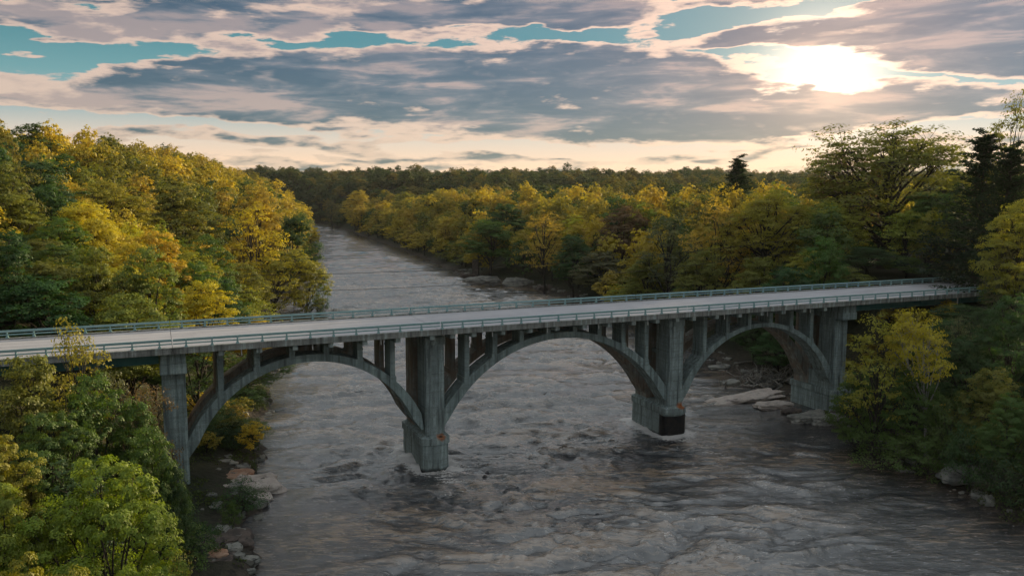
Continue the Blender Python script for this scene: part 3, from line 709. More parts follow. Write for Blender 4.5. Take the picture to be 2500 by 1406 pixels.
rock(530, 1362, .9, .7, .4, .3, 17, M['rock_orange'], 'small tan slab lying on the dark ledge at lower left', GB, 1, Z=1.0)
GR = 'limestone ledges on the right shore'
rock(1820, 968, 5.6, 2.0, .42, .42, 11, M['rock_pale'], 'long flat pinkish limestone ledge under the right arch', GR, 2, Z=.1)
rock(1890, 985, 3.0, 1.7, .5, .35, 12, M['rock_pale'], 'pinkish ledge touching the base of the right pier', GR, 2, Z=.2)
rock(1775, 893, 3.6, 1.3, .35, .2, 13, M['rock_grey'], 'low pale slab at the water line behind the driftwood', GR, 1, Z=.1)
rock(1783, 934, 1.7, 1.0, .6, .5, 14, M['rock_grey'], 'single grey boulder between the driftwood and the long ledge', GR, 0, Z=.2)
rock(1975, 1018, 2.9, 1.5, .85, .45, 15, M['rock_grey'], 'layered grey limestone block before the right pier base', GR, 4, Z=.2)
rock(2025, 1022, 2.4, 1.4, .8, .2, 18, M['rock_grey'], 'layered grey block with twigs at the right end of the ledge', GR, 4, Z=.3)
rock(1935, 1003, 1.6, 1.0, .6, .6, 19, M['rock_dark'], 'dark cracked block between the pink ledge and layered grey blocks', GR, 2, Z=.1)
GM = 'pale boulders on the far right shore upstream'
rock(1178, 688, 5.6, 3.2, 1.7, .3, 20, M['rock_grey'], 'wide grey boulder upstream, left of the rounded one', GM, 2)
rock(1268, 697, 5.2, 3.2, 2.4, -.1, 21, M['rock_grey'], 'tall rounded grey boulder at the river edge above the far railing', GM, 0)
rock(1335, 707, 4.0, 2.6, 1.4, .2, 22, M['rock_dark'], 'low dark boulder right of the tall rounded one upstream', GM, 1)
rock(1140, 678, 2.2, 1.6, 1.1, .2, 23, M['rock_dark'], 'small dark rock at the left end of the upstream boulders', GM, 1)
GE = 'grey outcrop blocks at the lower right bank'
for k, (px, py, lb) in enumerate([(2350, 1150, 'grey outcrop block at lower right, nearest the river'), (2405, 1153, 'middle grey outcrop block in the lower right bank'), (2465, 1160, 'grey outcrop block touching the right edge of the photo')]):
    rock(px, py, 1.9, 1.2, .9, .1 * k, 24 + k, M['rock_grey'], lb, GE, 2, Z=1.4)
# rubble strewn along the shores
def scatter(name, pts, smin, smax, mat, seed, label):
    r_ = np.random.default_rng(seed); V = []; F = []; off = 0
    base = rock_mesh('tmp', 1, 1, .6, seed, mat, 0, .3, 5); bv = np.array([v.co[:] for v in base.vertices]); bf = np.array([list(p.vertices) for p in base.polygons]); bpy.data.meshes.remove(base)
    for (x, y) in pts:
        s = smin * (smax / smin) ** (r_.random() ** 1.6); a = r_.random() * 6.28; q = bv * np.array([1, r_.uniform(.55, 1), r_.uniform(.5, 1)]) * s
        q = q + r_.normal(0, .06 * s, q.shape)
        c_, s_ = math.cos(a), math.sin(a); q = np.stack([q[:, 0] * c_ - q[:, 1] * s_, q[:, 0] * s_ + q[:, 1] * c_, q[:, 2]], -1)
        V.append(q + np.array([x, y, max(hgt(x, y), -.3)])); F.append(bf + off); off += len(bv)
    o = link(name, mesh_np(name, np.concatenate(V), np.concatenate(F), mat)); return tag(o, label, kind='stuff')
r_ = np.random.default_rng(5)
pts = [];
while len(pts) < 1100:
    y = r_.uniform(66, 330); side = r_.random() < .45; d = abs(r_.normal(0, 2.2)) - .6
    x = XL(y) - d if side else XR(y) + d
    pts.append((x, y))
scatter('shore_rubble', pts, .15, .9, M['rock_grey'], 31, 'broken stones strewn along both river banks')
pts = []
for k in range(900):
    s = r_.uniform(80, 99); n = r_.uniform(-1, 26); p = bw(s, n)
    if p[0] - XR(p[1]) > .5: pts.append(tuple(p))
scatter('scree_slope', pts, .2, .75, M['rock_dark'], 37, 'dark scree of broken stone behind the right arch')

def sticks(name, cx_, cy_, n, L, spread, r0, mat, seed, zoff=.1, up=.25):
    r_ = np.random.default_rng(seed); V = []; F = []; off = 0
    for k in range(n):
        x = cx_ + r_.normal(0, spread); y = cy_ + r_.normal(0, spread * .6); a = r_.random() * 6.28; e = r_.uniform(-.1, 1) * up * 2; l = L * r_.uniform(.3, 1)
        p0 = np.array([x, y, max(hgt(x, y), 0) + zoff]); d = np.array([math.cos(a) * math.cos(e), math.sin(a) * math.cos(e), math.sin(e)])
        pts = np.array([p0 + d * l * q + np.array([0, 0, 0]) + r_.normal(0, .06 * l, 3) * (q > 0) for q in np.linspace(0, 1, 5)])
        v, f = tube(pts, np.linspace(r0, r0 * .25, 5) * r_.uniform(.6, 1.3), 5); V.append(v); F.append(f + off); off += len(v)
    return link(name, mesh_np(name, np.concatenate(V), np.concatenate(F), mat, smooth=True))
X, Y, Z = at(1815, 925, 134)
o = sticks('driftwood_pile', XR(135) + 2.6, 135, 120, 6.0, 2.6, .15, M['drift'], 3, .3, .45); tag(o, 'tangled grey driftwood pile on the right shore seen through the right arch', 'driftwood')
o = sticks('dead_branch', XR(106) + 1.5, 107.5, 16, 4.5, 1.5, .06, M['drift'], 5, .3, .1); tag(o, 'bleached sticks lying over the layered grey rocks by the right pier', 'driftwood')
for k, (px, py) in enumerate([(2310, 1165), (2350, 1185), (2445, 1225)]):
    yy = (CAM_H * FPX) / (py - 466) ; xx = max((px - CX) / FPX * yy, XR(yy) + .3)
    V = []; F = []; off = 0; rr = np.random.default_rng(60 + k)
    for j in range(60):
        a = rr.normal(-2.2, .5); l = rr.uniform(.9, 2.2); p0 = np.array([xx + rr.normal(0, .5), yy + rr.normal(0, .4), .2]); 
        v, f = tube([p0, p0 + np.array([math.cos(a) * l * .25, math.sin(a) * l * .25, l * .6]), p0 + np.array([math.cos(a) * l * .7, math.sin(a) * l * .7, l * .7])], [.018, .014, .005], 4); V.append(v); F.append(f + off); off += len(v)
    o = link('dry_grass_clump', mesh_np('dry_grass_clump', np.concatenate(V), np.concatenate(F), M['grass_dry']))
    tag(o, ['pale dry reed clump at lower right, furthest from the photo edge', 'pale dry reed clump at lower right, middle one below the outcrop', 'tall pale dry reed clump at lower right by the photo edge'][k], 'grass', 'dry reed clumps at the lower right water edge')
# old stone stump of a former crossing
X, Y, Z = at(1160, 665, 300); g0 = max(hgt(X, Y), 0)
o = MB().prism([(-1.3, -1.3, -1), (1.3, -1.3, -1), (1.3, 1.3, -1), (-1.3, 1.3, -1)], [(-1, -1, 7.2), (1, -1, 7.2), (1, 1, 7.2), (-1, 1, 7.2)]).build('stone_pillar', M['rock_dark'], None, .1)
o.location = (X, Y, g0); tag(o, 'old square stone pillar standing at the trees behind the upstream boulders', 'pillar')

# ------------------------------------------------------------------ wires on their poles
def pole(x, y, ztop, label):
    root = link('utility_pole', None, loc=(x, y, hgt(x, y) - .3)); tag(root, label, 'pole', 'poles that carry the river wires')
    h = ztop - root.location[2] + .6
    v, f = tube([(0, 0, 0), (0, 0, h * .5), (0, 0, h)], [.19, .16, .12], 10); link('pole_shaft', mesh_np('pole_shaft', v, f, M['wood_pole'], smooth=True), root)
    MB().box(-.06, .06, -1.2, 1.2, h - .75, h - .6).build('crossarm', M['wood_pole'], root)
    for q in (-1.05, 0, 1.05):
        v, f = tube([(0, q, h - .6), (0, q, h - .45)], [.05, .03], 8); link('insulator', mesh_np('insulator', v, f, M['pipe'], smooth=True), root)
def wire(pa, pb, sag, label, r=.032, n=50):
    t = np.linspace(0, 1, n); P_ = np.array(pa)[None] * (1 - t)[:, None] + np.array(pb)[None] * t[:, None]; P_[:, 2] -= 4 * sag * t * (1 - t)
    v, f = tube(P_, np.full(n, r), 5); o = link('power_line', mesh_np('power_line', v, f, M['wire'], smooth=True)); return tag(o, label, 'wire', 'overhead wires crossing the river')
# two wires upstream of the bridge, parallel to it, 22 m beyond its far side
pA = bw(-52, 30); pB = bw(150, 30)
zA, zB = 23.5, 25.5
pole(pA[0], pA[1], zA + 2.4, 'wooden pole on the left bank carrying the two near wires'); pole(pB[0], pB[1], zB + 2.4, 'wooden pole at right carrying the two near wires')
wire((pA[0], pA[1], zA + 2.3), (pB[0], pB[1], zB + 2.3), 6.2, 'upper black wire sagging across the river just beyond the bridge')
wire((pA[0], pA[1], zA), (pB[0], pB[1], zB), 6.3, 'lower black wire sagging across the river just beyond the bridge')
a1 = at(860, 579, 300); b1 = at(1300, 528, 285)
wire(a1, b1, .9, 'thin pale wire in front of the golden trees upstream, upper one', .03); a2 = at(960, 582, 300); b2 = at(1290, 560, 280)
wire(at(870, 588, 300), at(1290, 556, 285), .7, 'thin pale wire in front of the golden trees upstream, lower one', .03)

# ------------------------------------------------------------------ tree building
def unit(v): return v / (np.linalg.norm(v, axis=-1, keepdims=True) + 1e-9)
def leaf_faces(C, N, size, r_, asp=.62):
    n = len(C); t_ = r_.normal(size=(n, 3)); N = unit(N); t_ = unit(t_ - (t_ * N).sum(1)[:, None] * N); b = np.cross(N, t_)
    L = (size * r_.uniform(.6, 1.25, n))[:, None]
    V = np.stack([C - t_ * L * .5, C + b * L * .5 * asp + N * L * .06, C + t_ * L * .5, C - b * L * .5 * asp + N * L * .06], 1).reshape(-1, 3)
    return V, np.arange(4 * n).reshape(-1, 4)
def build_tree(name, H=17, Rc=5.5, base=.28, lobes=13, clumps=13, leaves=120, lsize=.26, seed=0, lobe_r=.42, flat=.62, trunk_r=.28, forks=1, ovality=1.0, gaps=0.0,
               lean=(0, 0), twigs=True, bark='bark', leafmat='leaf', single=False, clump_r=.30, branch_n=5, topbias=0.25, limb_mul=1.0):
    """tapered trunk, limbs to every lobe, branches to the leaf clumps of the lobe; returns (trunk mesh, crown mesh)"""
    r_ = np.random.default_rng(seed)
    zc = H * (base + 1) / 2; hz = H * (1 - base) / 2
    # lobe centres over the crown volume
    k = np.arange(lobes) + .5; ph = np.arccos(1 - 1.75 * k / lobes); th = PI * (1 + 5 ** .5) * k + r_.random() * 6
    dirs = np.stack([np.cos(th) * np.sin(ph), np.sin(th) * np.sin(ph), np.cos(ph)], -1)
    dirs = unit(dirs + r_.normal(0, .16, dirs.shape))
    rad = r_.uniform(.52, .80, lobes)
    wid = np.where(dirs[:, 2] > 0, 1 - .25 * dirs[:, 2] * (2 - ovality), 1.0)
    LC = dirs * rad[:, None] * np.array([Rc, Rc, hz]) * np.array([1, 1, 1.0]); LC[:, :2] *= wid[:, None]
    LC[:, 2] += zc; LC = np.concatenate([LC, [[r_.normal(0, .5), r_.normal(0, .5), zc + hz * .25]]])
    lz = (LC[:, 2] / H)[:, None]; LC[:, :2] += np.array(lean) * lz ** 1.5 * H
    lr = Rc * lobe_r * r_.uniform(.72, 1.2, len(LC))
    TV = []; TF = []; off = 0
    def add(pts, rads, sides):
        nonlocal off
        v, f = tube(pts, rads, sides); TV.append(v); TF.append(f + off); off += len(v)
    # trunk
    top = np.array([lean[0] * H * .45, lean[1] * H * .45, zc + hz * .35])
    tz = np.linspace(0, 1, 8); tp = tz[:, None] ** np.array([1.4, 1.4, 1.0]) * top + np.concatenate([np.zeros((1, 3)), np.cumsum(r_.normal(0, .10, (7, 3)), 0)]) * np.array([1, 1, .2])
    tr = trunk_r * (1 - .78 * tz); tr[0] *= 1.45
    add(tp, tr, 8)
    LV = []; NV = []
    for i, c in enumerate(LC):
        # limb from the trunk
        f0 = np.clip((c[2] - lr[i]) / top[2] * r_.uniform(.45, .8), .22, .92); idx = f0 * 7; a = int(idx); st = tp[a] + (tp[min(a + 1, 7)] - tp[a]) * (idx - a)
        mid = st * .45 + c * .55; mid[2] -= (c[2] - st[2]) * .06 - .25; mid += r_.normal(0, .25, 3)
        q = st * .75 + mid * .25 + r_.normal(0, .15, 3); q2 = mid * .4 + c * .6 + r_.normal(0, .2, 3)
        rr = trunk_r * .42 * limb_mul
        add([st, q, mid, q2, c], np.array([1, .82, .62, .42, .22]) * rr, 6)
        # leaf clumps on the lobe's outside
        nC = clumps; k = np.arange(nC) + .5; ph = np.arccos(1 - 2 * k / nC); th = PI * (1 + 5 ** .5) * k + r_.random() * 6
        dd = np.stack([np.cos(th) * np.sin(ph), np.sin(th) * np.sin(ph), np.cos(ph)], -1) + r_.normal(0, .28, (nC, 3))
        out = unit(c - np.array([lean[0] * H * .3, lean[1] * H * .3, zc - hz * .3])); sc_ = (dd @ out) + dd[:, 2] * .5
        dd = unit(dd[sc_ > -.75])
        P_ = c + dd * lr[i] * r_.uniform(.55, 1.1, (len(dd), 1)) * np.array([1, 1, .75])
        if gaps: P_ = P_[r_.random(len(P_)) > gaps]; 
        cr = lr[i] * clump_r * 1.55
        for j, p in enumerate(P_):
            if twigs and j < branch_n * 3:
                m_ = c * .5 + p * .5 + r_.normal(0, .12, 3)
                add([c if j % 2 else q2, m_, p], np.array([.2, .12, .05]) * rr, 4)
            n = max(4, int(leaves * r_.uniform(.6, 1.3))); rc = cr * r_.uniform(.65, 1.3)
            e = unit(r_.normal(size=(n, 3))); e[:, 2] = np.where(e[:, 2] < -.25, -e[:, 2], e[:, 2])
            rad_ = r_.random(n) ** .45
            LV.append(p + e * rad_[:, None] * rc * np.array([1, 1, flat]))
            NV.append(e * .6 + np.array([0, 0, .5]) + unit(p - c) * .5 + r_.normal(0, .28, (n, 3)))
    C = np.concatenate(LV); N = np.concatenate(NV)
    v, f = leaf_faces(C, N, lsize, r_)
    TVc, TFc = np.concatenate(TV), np.concatenate(TF)
    if single:
        return mesh_np(name, np.concatenate([TVc, v]), np.concatenate([TFc, f + len(TVc)]), [M[bark], M[leafmat]], np.concatenate([np.zeros(len(TFc)), np.ones(len(f))]))
    return mesh_np(name + '_trunk', TVc, TFc, M[bark], smooth=True), mesh_np(name + '_crown', v, f, M[leafmat])

def build_pine(name, H=16, Rc=3.4, seed=0, lsize=.34, single=False, tiers=22):
    """straight stem with whorls of upswept boughs, open between the whorls towards the top"""
    r_ = np.random.default_rng(seed); TV = []; TF = []; off = 0; LV = []; NV = []
    def add(pts, rads, sides):
        nonlocal off
        v, f = tube(pts, rads, sides); TV.append(v); TF.append(f + off); off += len(v)
    add([(0, 0, 0), (.1, 0, H * .5), (0, .1, H)], [.3, .18, .03], 7)
    for k in range(tiers):
        u = k / (tiers - 1); z0 = H * (.10 + .86 * u); L = Rc * (1 - u * .88) * r_.uniform(.75, 1.15); nb = 7
        for j in range(nb):
            a = 2 * PI * (j + r_.random() * .8) / nb + k * 1.3; l = L * r_.uniform(.5, 1.25); z = z0 + r_.normal(0, .25); d = np.array([math.cos(a), math.sin(a), 0])
            lift = l * (.15 + .75 * u); base_ = np.array([0, 0, z])
            tip = base_ + d * l + np.array([0, 0, lift]); mid = base_ + d * l * .55 + np.array([0, 0, lift * .3])
            add([base_, mid, tip], [.06, .04, .015], 4)
            for q in np.linspace(.3, 1, max(3, int(l * 1.8))):
                c = base_ * (1 - q) ** 2 + 2 * q * (1 - q) * mid + q * q * tip; n = 26; rc = .30 + .34 * (1 - u) * (1.1 - .4 * q)
                e = unit(r_.normal(size=(n, 3))); LV.append(c + e * r_.random((n, 1)) ** .5 * rc * np.array([1, 1, .55]) + np.array([0, 0, .08])); NV.append(r_.normal(0, .6, (n, 3)) + np.array([0, 0, .6]))
    C = np.concatenate(LV); N = np.concatenate(NV); v, f = leaf_faces(C, N, lsize, r_, .32)
    TVc, TFc = np.concatenate(TV), np.concatenate(TF)
    if single: return mesh_np(name, np.concatenate([TVc, v]), np.concatenate([TFc, f + len(TVc)]), [M['bark'], M['leaf']], np.concatenate([np.zeros(len(TFc)), np.ones(len(f))]))
    return mesh_np(name + '_trunk', TVc, TFc, M['bark'], smooth=True), mesh_np(name + '_crown', v, f, M['leaf'])

# kinds: (H, R, meshes)
K = {}
def kind(key, H, Rc, res): K[key] = (H, Rc, res if isinstance(res, tuple) else (res,))
kind('maple_a', 15, 5.2, build_tree('maple', 15, 5.2, .16, 22, 20, 180, .19, 1, .36, .55, .26, clump_r=.27))
kind('maple_b', 14, 5.0, build_tree('maple', 14, 5.0, .12, 20, 20, 180, .18, 2, .38, .5, .24, clump_r=.26))
kind('round_a', 17, 5.6, build_tree('round', 17, 5.6, .14, 22, 16, 85, .29, 3, .36, .6, .28, clump_r=.30))
kind('round_b', 17, 5.4, build_tree('round', 17, 5.4, .14, 20, 17, 85, .29, 4, .40, .6, .28, ovality=.6, clump_r=.29))
kind('oval', 18, 4.3, build_tree('oval', 18, 4.3, .10, 22, 14, 85, .28, 5, .40, .7, .24, ovality=.3, clump_r=.33))
kind('airy_oak', 21, 9.5, build_tree('oak', 21, 9.5, .12, 40, 26, 40, .33, 6, .27, .55, .5, gaps=.08, clump_r=.27, branch_n=8, limb_mul=.9))
kind('airy', 18, 5.2, build_tree('airy', 18, 5.2, .2, 18, 18, 20, .34, 7, .34, .6, .26, gaps=.15, clump_r=.30, branch_n=8, limb_mul=1.2))
kind('twiggy', 14, 4.2, build_tree('twiggy', 14, 4.2, .12, 16, 18, 13, .26, 8, .38, .7, .20, gaps=.1, clump_r=.34, branch_n=9, limb_mul=1.1))
kind('leaning', 16, 7.0, build_tree('leaning', 16, 7.0, .1, 20, 16, 50, .32, 9, .32, .55, .30, lean=(.30, 0), clump_r=.30, branch_n=7))
kind('sycamore', 16, 4.6, build_tree('sycamore', 16, 4.6, .42, 14, 18, 40, .28, 10, .38, .65, .26, lean=(-.22, 0), bark='bark_pale', clump_r=.30, branch_n=7))
kind('shrub', 4.5, 2.9, build_tree('shrub', 4.5, 2.9, .02, 11, 14, 40, .17, 11, .42, .7, .08, clump_r=.34))
kind('shrub_b', 5.0, 2.6, build_tree('shrub', 5.0, 2.6, .02, 12, 13, 24, .17, 12, .42, .8, .08, clump_r=.40, branch_n=6))
kind('pine', 16, 3.4, build_pine('pine', 16, 3.4, 13))
# lighter versions for trees further away (trunk and crown in one mesh)
FARK = []; RIDGEK = []
for j, (a_, b_, lob, cl, lv, ls, lrr, ov) in enumerate([(16, 5.6, 16, 14, 34, .48, .42, 1), (17, 5.0, 15, 14, 34, .46, .44, .5), (15, 6.0, 18, 13, 32, .50, .38, 1.2), (17, 4.6, 15, 14, 28, .46, .42, .3)]):
    kind('mid%d' % j, a_, b_, build_tree('broadleaf_tree', a_, b_, .1, lob, cl, lv, ls, 20 + j, lrr, .65, .28, ovality=ov, single=True, branch_n=2))
kind('mid_airy', 17, 5.4, build_tree('broadleaf_tree', 17, 5.4, .15, 15, 14, 11, .50, 26, .36, .6, .26, single=True, gaps=.15, branch_n=5, limb_mul=1.1))
kind('mid_pine', 16, 3.2, build_pine('pine_tree', 16, 3.2, 27, .6, True, 20))
for j, (a_, b_, lrr) in enumerate([(15, 5.8, .42), (16, 5.2, .45), (14, 6.2, .40)]):
    FARK.append(build_tree('far_tree', a_, b_, .1, 11, 9, 15, .95, 40 + j, lrr, .65, .28, twigs=False, single=True, leafmat='leaf_far', clump_r=.36))
    c_ = FARK[-1].copy(); c_.materials[1] = M['leaf_ridge_shaded']; RIDGEK.append(c_)

COLS = {'gold': (.47, .40, .035), 'amber': (.40, .30, .05), 'yellowgreen': (.27, .265, .035), 'green': (.09, .15, .032), 'deep': (.05, .10, .032), 'olive': (.18, .19, .036), 'rust': (.16, .11, .055), 'grey': (.125, .135, .065), 'bright': (.20, .26, .030), 'needle': (.018, .038, .018)}
CW = {'gold': 'golden', 'amber': 'orange tinged', 'yellowgreen': 'yellow green', 'green': 'mid green', 'deep': 'dark green', 'olive': 'olive', 'rust': 'reddish brown', 'grey': 'grey green', 'bright': 'bright green', 'needle': 'blackish green'}
placed = []                                       # (x, y, r)
things = []                                       # (px, py, label word) to describe neighbours by
all_labels = set()
def put_tree(kd, x, y, H, Rr, colr, label, group, name='broadleaf_tree', cat='tree', rz=None, zb=None, jit=.06):
    H0, R0, ms = K[kd]; z = (hgt(x, y) if zb is None else zb) - .3
    sx = Rr / R0; sz = H / H0; rz = random.uniform(0, 6.28) if rz is None else rz
    c = tuple(v * random.uniform(1 - jit, 1 + jit) for v in COLS[colr]) + (1,)
    if len(ms) == 1:
        root = link(name, ms[0]); root.color = c; root.location = (x, y, z); root.rotation_euler = (0, 0, rz); root.scale = (sx, sx, sz)
    else:
        root = link(name, None); root.location = (x, y, z); root.rotation_euler = (0, 0, rz); root.scale = (sx, sx, sz)
        t_ = link('trunk', ms[0], root); c_ = link('crown', ms[1], root); c_.color = c; t_.color = c
    k_ = 0; base_label = label
    while label in all_labels:
        w_ = ['small', 'tall', 'wide', 'low', 'dense', 'thin', 'narrow topped', 'blunt topped', 'full', 'scraggy'][k_ % 10]; label = ' '.join((w_ + ' ' + base_label).split()[:16]); k_ += 1
        if k_ > 10: break
    all_labels.add(label); tag(root, label, cat, group); placed.append((x, y, Rr)); return root
def hero(kd, px, ptop, Y, wpx, colr, label, group=None, name='broadleaf_tree', cat='tree', rz=None, word=None, minH=3):
    X, _, Zt = at(px, ptop, Y)
    zb = max(hgt(X, Y), 0); H = max(Zt - zb, minH); Rr = wpx / 2 / FPX * Y
    things.append((px, ptop + wpx * .4, word or label)); return put_tree(kd, X, Y, H, Rr, colr, label, group, name, cat, rz)
GF = 'trees on the near left bank below the bridge'
hero('maple_a', 235, 1085, 44, 400, 'bright', 'big bright green maple at bottom left, crown lit yellow, nearest the river', GF, rz=.5, word='big bright maple')
hero('maple_b', -25, 1130, 42, 300, 'bright', 'bright green maple cut by the left edge, lower left corner', GF, rz=2)
hero('maple_b', 70, 1285, 34, 330, 'yellowgreen', 'yellow green maple crown filling the bottom left corner', GF, rz=4)
hero('maple_a', 330, 1290, 37, 260, 'bright', 'bright green crown at the bottom edge right of the corner maple', GF, rz=1)
hero('maple_b', 0, 1030, 52, 190, 'yellowgreen', 'narrow yellow green tree top at the left edge above the corner maples', GF, rz=3)
hero('round_a', 372, 1030, 60, 160, 'green', 'green tree hugging the foot of the left tall pier', GF, word='olive tree at left pier')
hero('round_b', 330, 960, 64, 160, 'green', 'plain green tree just left of the left tall pier, below the girder', GF)
hero('round_a', 215, 900, 62, 210, 'green', 'mid green tree below the left approach span', GF)
hero('twiggy', 350, 880, 66, 170, 'rust', 'half bare brownish tree right before the left tall pier', GF)
hero('round_b', 60, 845, 60, 230, 'olive', 'olive tree reaching the near railing at the left edge', GF, word='olive tree at left railing')
hero('airy', 175, 762, 66, 190, 'yellowgreen', 'airy yellow green tree whose top rises over both railings at left', GF, rz=.3)
hero('twiggy', 250, 850, 68, 150, 'grey', 'thin bare twigged tree over the near railing at left', GF)
hero('maple_a', 120, 980, 56, 240, 'green', 'mid green tree behind the big bright maple', GF)
hero('round_b', 418, 1120, 60, 90, 'deep', 'dark green young tree at the water side of the left pier foot', GF)
hero('shrub', 566, 1215, 74, 60, 'green', 'leafy green sapling leaning over the pale limestone shelf', GF, name='shrub', cat='shrub')
hero('shrub', 425, 1200, 66, 130, 'deep', 'dark green shrub left of the pale limestone shelf', GF, name='shrub', cat='shrub')
hero('shrub_b', 440, 1265, 62, 170, 'green', 'green shrub above the dark ledge at bottom left', GF, name='shrub', cat='shrub')
hero('shrub', 500, 1262, 67, 90, 'deep', 'dark green shrub at the water edge above the black boulder', GF, name='shrub', cat='shrub')
hero('shrub_b', 420, 1330, 54, 120, 'olive', 'olive shrub on the bank left of the dark ledge', GF, name='shrub', cat='shrub')
GLB = 'trees on the wooded left hillside beyond the bridge'
hero('maple_b', 125, 580, 112, 250, 'green', 'large rounded mid green tree behind the far railing at left', GLB, word='large rounded green tree at left')
hero('round_a', 490, 680, 122, 200, 'gold', 'bright golden leaved tree just above the far railing left of the river', GLB, word='golden tree above the railing')
hero('oval', 415, 560, 150, 130, 'bright', 'upright light green tree with a spiky top in the left wood', GLB, word='spiky light green tree')
hero('round_a', 510, 570, 155, 140, 'green', 'green round tree right of the spiky light green tree', GLB)
hero('oval', 340, 620, 135, 170, 'olive', 'tall olive tree left of the golden tree above the railing', GLB)
hero('airy_oak', 255, 425, 190, 260, 'yellowgreen', 'wide yellow green oak with dark limbs in the middle of the left hill', GLB, word='wide yellow green oak')
hero('airy', 230, 560, 145, 130, 'grey', 'grey half leafed tree behind the large rounded green tree', GLB)
hero('round_b', 60, 390, 165, 260, 'deep', 'massive dark green tree mass at the upper left edge', GLB, word='massive dark tree at left edge')
hero('oval', -10, 420, 150, 200, 'deep', 'dark green tree cut by the left edge of the photo', GLB)
hero('oval', 20, 560, 125, 150, 'deep', 'dark tree at the left edge left of the large rounded green tree', GLB)
hero('round_b', 430, 440, 205, 220, 'olive', 'olive domed tree right of the wide yellow green oak', GLB)
hero('airy', 610, 490, 215, 170, 'gold', 'golden tree with visible limbs left of the dark riverside tree', GLB, word='golden tree with visible limbs')
hero('round_a', 630, 450, 245, 150, 'amber', 'amber tree behind the golden tree with visible limbs', GLB)
hero('oval', 712, 472, 232, 112, 'deep', 'dark green upright tree standing alone at the left river bend', GLB, word='dark upright riverside tree')
hero('leaning', 655, 575, 208, 200, 'yellowgreen', 'yellow green willow leaning out over the water left of the river', GLB, rz=.1, word='leaning yellow green willow')
hero('leaning', 740, 600, 214, 110, 'yellowgreen', 'small leaning willow furthest out over the water', GLB, rz=-.1)
hero('shrub_b', 775, 632, 214, 62, 'green', 'low branch of foliage touching the water right of the willow', GLB, name='shrub', cat='shrub')
hero('round_a', 590, 640, 180, 140, 'olive', 'olive tree at the water left below the willow', GLB)
hero('leaning', 600, 850, 126, 190, 'green', 'dark green tree under the left arch reaching over the brown water', GLB, rz=-.2, word='tree under the left arch')
hero('shrub', 590, 960, 118, 130, 'deep', 'dark shrub at the left shore seen below the left arch', GLB, name='shrub', cat='shrub')
hero('shrub', 530, 1010, 108, 130, 'deep', 'dark shrub behind the foot of the left arch', GLB, name='shrub', cat='shrub')
GRB = 'trees on the right bank beyond the bridge'
hero('airy_oak', 2175, 268, 178, 500, 'olive', 'huge spreading oak with dark limbs against the bright sky', GRB, rz=.7, word='huge spreading oak')
hero('twiggy', 2075, 318, 182, 200, 'rust', 'bare purplish crowned tree on the left shoulder of the huge oak', GRB)
hero('airy_oak', 1880, 440, 172, 300, 'yellowgreen', 'broad yellow green oak left of the huge spreading oak', GRB, rz=2.2, word='broad yellow green oak')
hero('airy', 1760, 470, 176, 190, 'amber', 'pinkish amber tree left of the broad yellow green oak', GRB)
hero('airy_oak', 2030, 470, 165, 210, 'yellowgreen', 'yellow green oak right under the left side of the huge oak', GRB, rz=4.2)
hero('round_b', 2280, 450, 158, 210, 'green', 'mid green tree low in front of the huge oak at right', GRB)
hero('pine', 1800, 382, 245, 180, 'needle', 'lone dark pine rising above the tree line left of the huge oak', GRB, name='pine_tree', word='lone dark pine')
hero('pine', 2405, 320, 140, 300, 'needle', 'tall dark pine right of the huge oak', GRB, name='pine_tree', word='tall dark right pine')
hero('pine', 2470, 350, 128, 300, 'needle', 'dark pine at the right edge under the airy tree', GRB, name='pine_tree')
hero('airy', 2480, 200, 138, 150, 'olive', 'tall airy tree at the top right edge against the sky', GRB, word='tall airy tree at right edge')
hero('airy', 2400, 370, 160, 120, 'olive', 'thin leaved tree between the huge oak and the dark pine', GRB)
hero('round_a', 2492, 470, 112, 190, 'yellowgreen', 'golden tree at the right edge hanging over the end of the far railing', GRB, word='golden tree at right edge')
hero('airy', 2465, 570, 112, 130, 'grey', 'grey green foliage over the right end of the railing', GRB)
hero('airy', 1635, 510, 196, 170, 'grey', 'grey green budding tree above the middle of the far railing', GRB, word='grey green budding tree')
hero('round_b', 1465, 605, 232, 150, 'grey', 'rounded grey green tree at the shore just above the far railing', GRB, word='rounded grey green shore tree')
hero('airy', 1330, 495, 262, 125, 'amber', 'orange amber tree with a pale trunk above the upstream boulders', GRB, word='orange amber tree')
hero('round_a', 1525, 495, 250, 140, 'rust', 'reddish brown crowned tree right of the orange amber tree', GRB, word='reddish brown tree')
hero('oval', 1195, 520, 300, 130, 'green', 'dark mid green tree above the wide upstream boulder', GRB, word='green tree over boulders')
hero('round_b', 1235, 490, 320, 120, 'deep', 'dark green domed tree left of the orange amber tree', GRB)
hero('oval', 1150, 478, 420, 50, 'needle', 'small blackish crown amid the golden tree tops upstream', GRB)
hero('round_a', 1710, 600, 165, 150, 'olive', 'olive tree just behind the far railing near the right arch', GRB)
hero('round_b', 1850, 610, 158, 150, 'olive', 'olive green tree behind the far railing right of the other', GRB)
hero('round_a', 1980, 600, 150, 150, 'yellowgreen', 'yellow green young tree below the broad yellow green oak', GRB)
hero('round_b', 2120, 590, 150, 170, 'deep', 'dark tree below the huge oak behind the road', GRB)
hero('round_a', 1580, 620, 200, 120, 'olive', 'olive tree behind the far railing above the second right column group', GRB)
hero('round_b', 1400, 560, 245, 120, 'deep', 'green tree between the orange amber and rounded grey green trees', GRB)
hero('airy', 808, 478, 690, 40, 'grey', 'pale trunked half bare tree at the river bend tip', GRB)
hero('round_a', 870, 465, 640, 80, 'amber', 'soft amber crown at the left tip of the golden bank', GRB)
GRN = 'trees on the near right bank below the bridge'
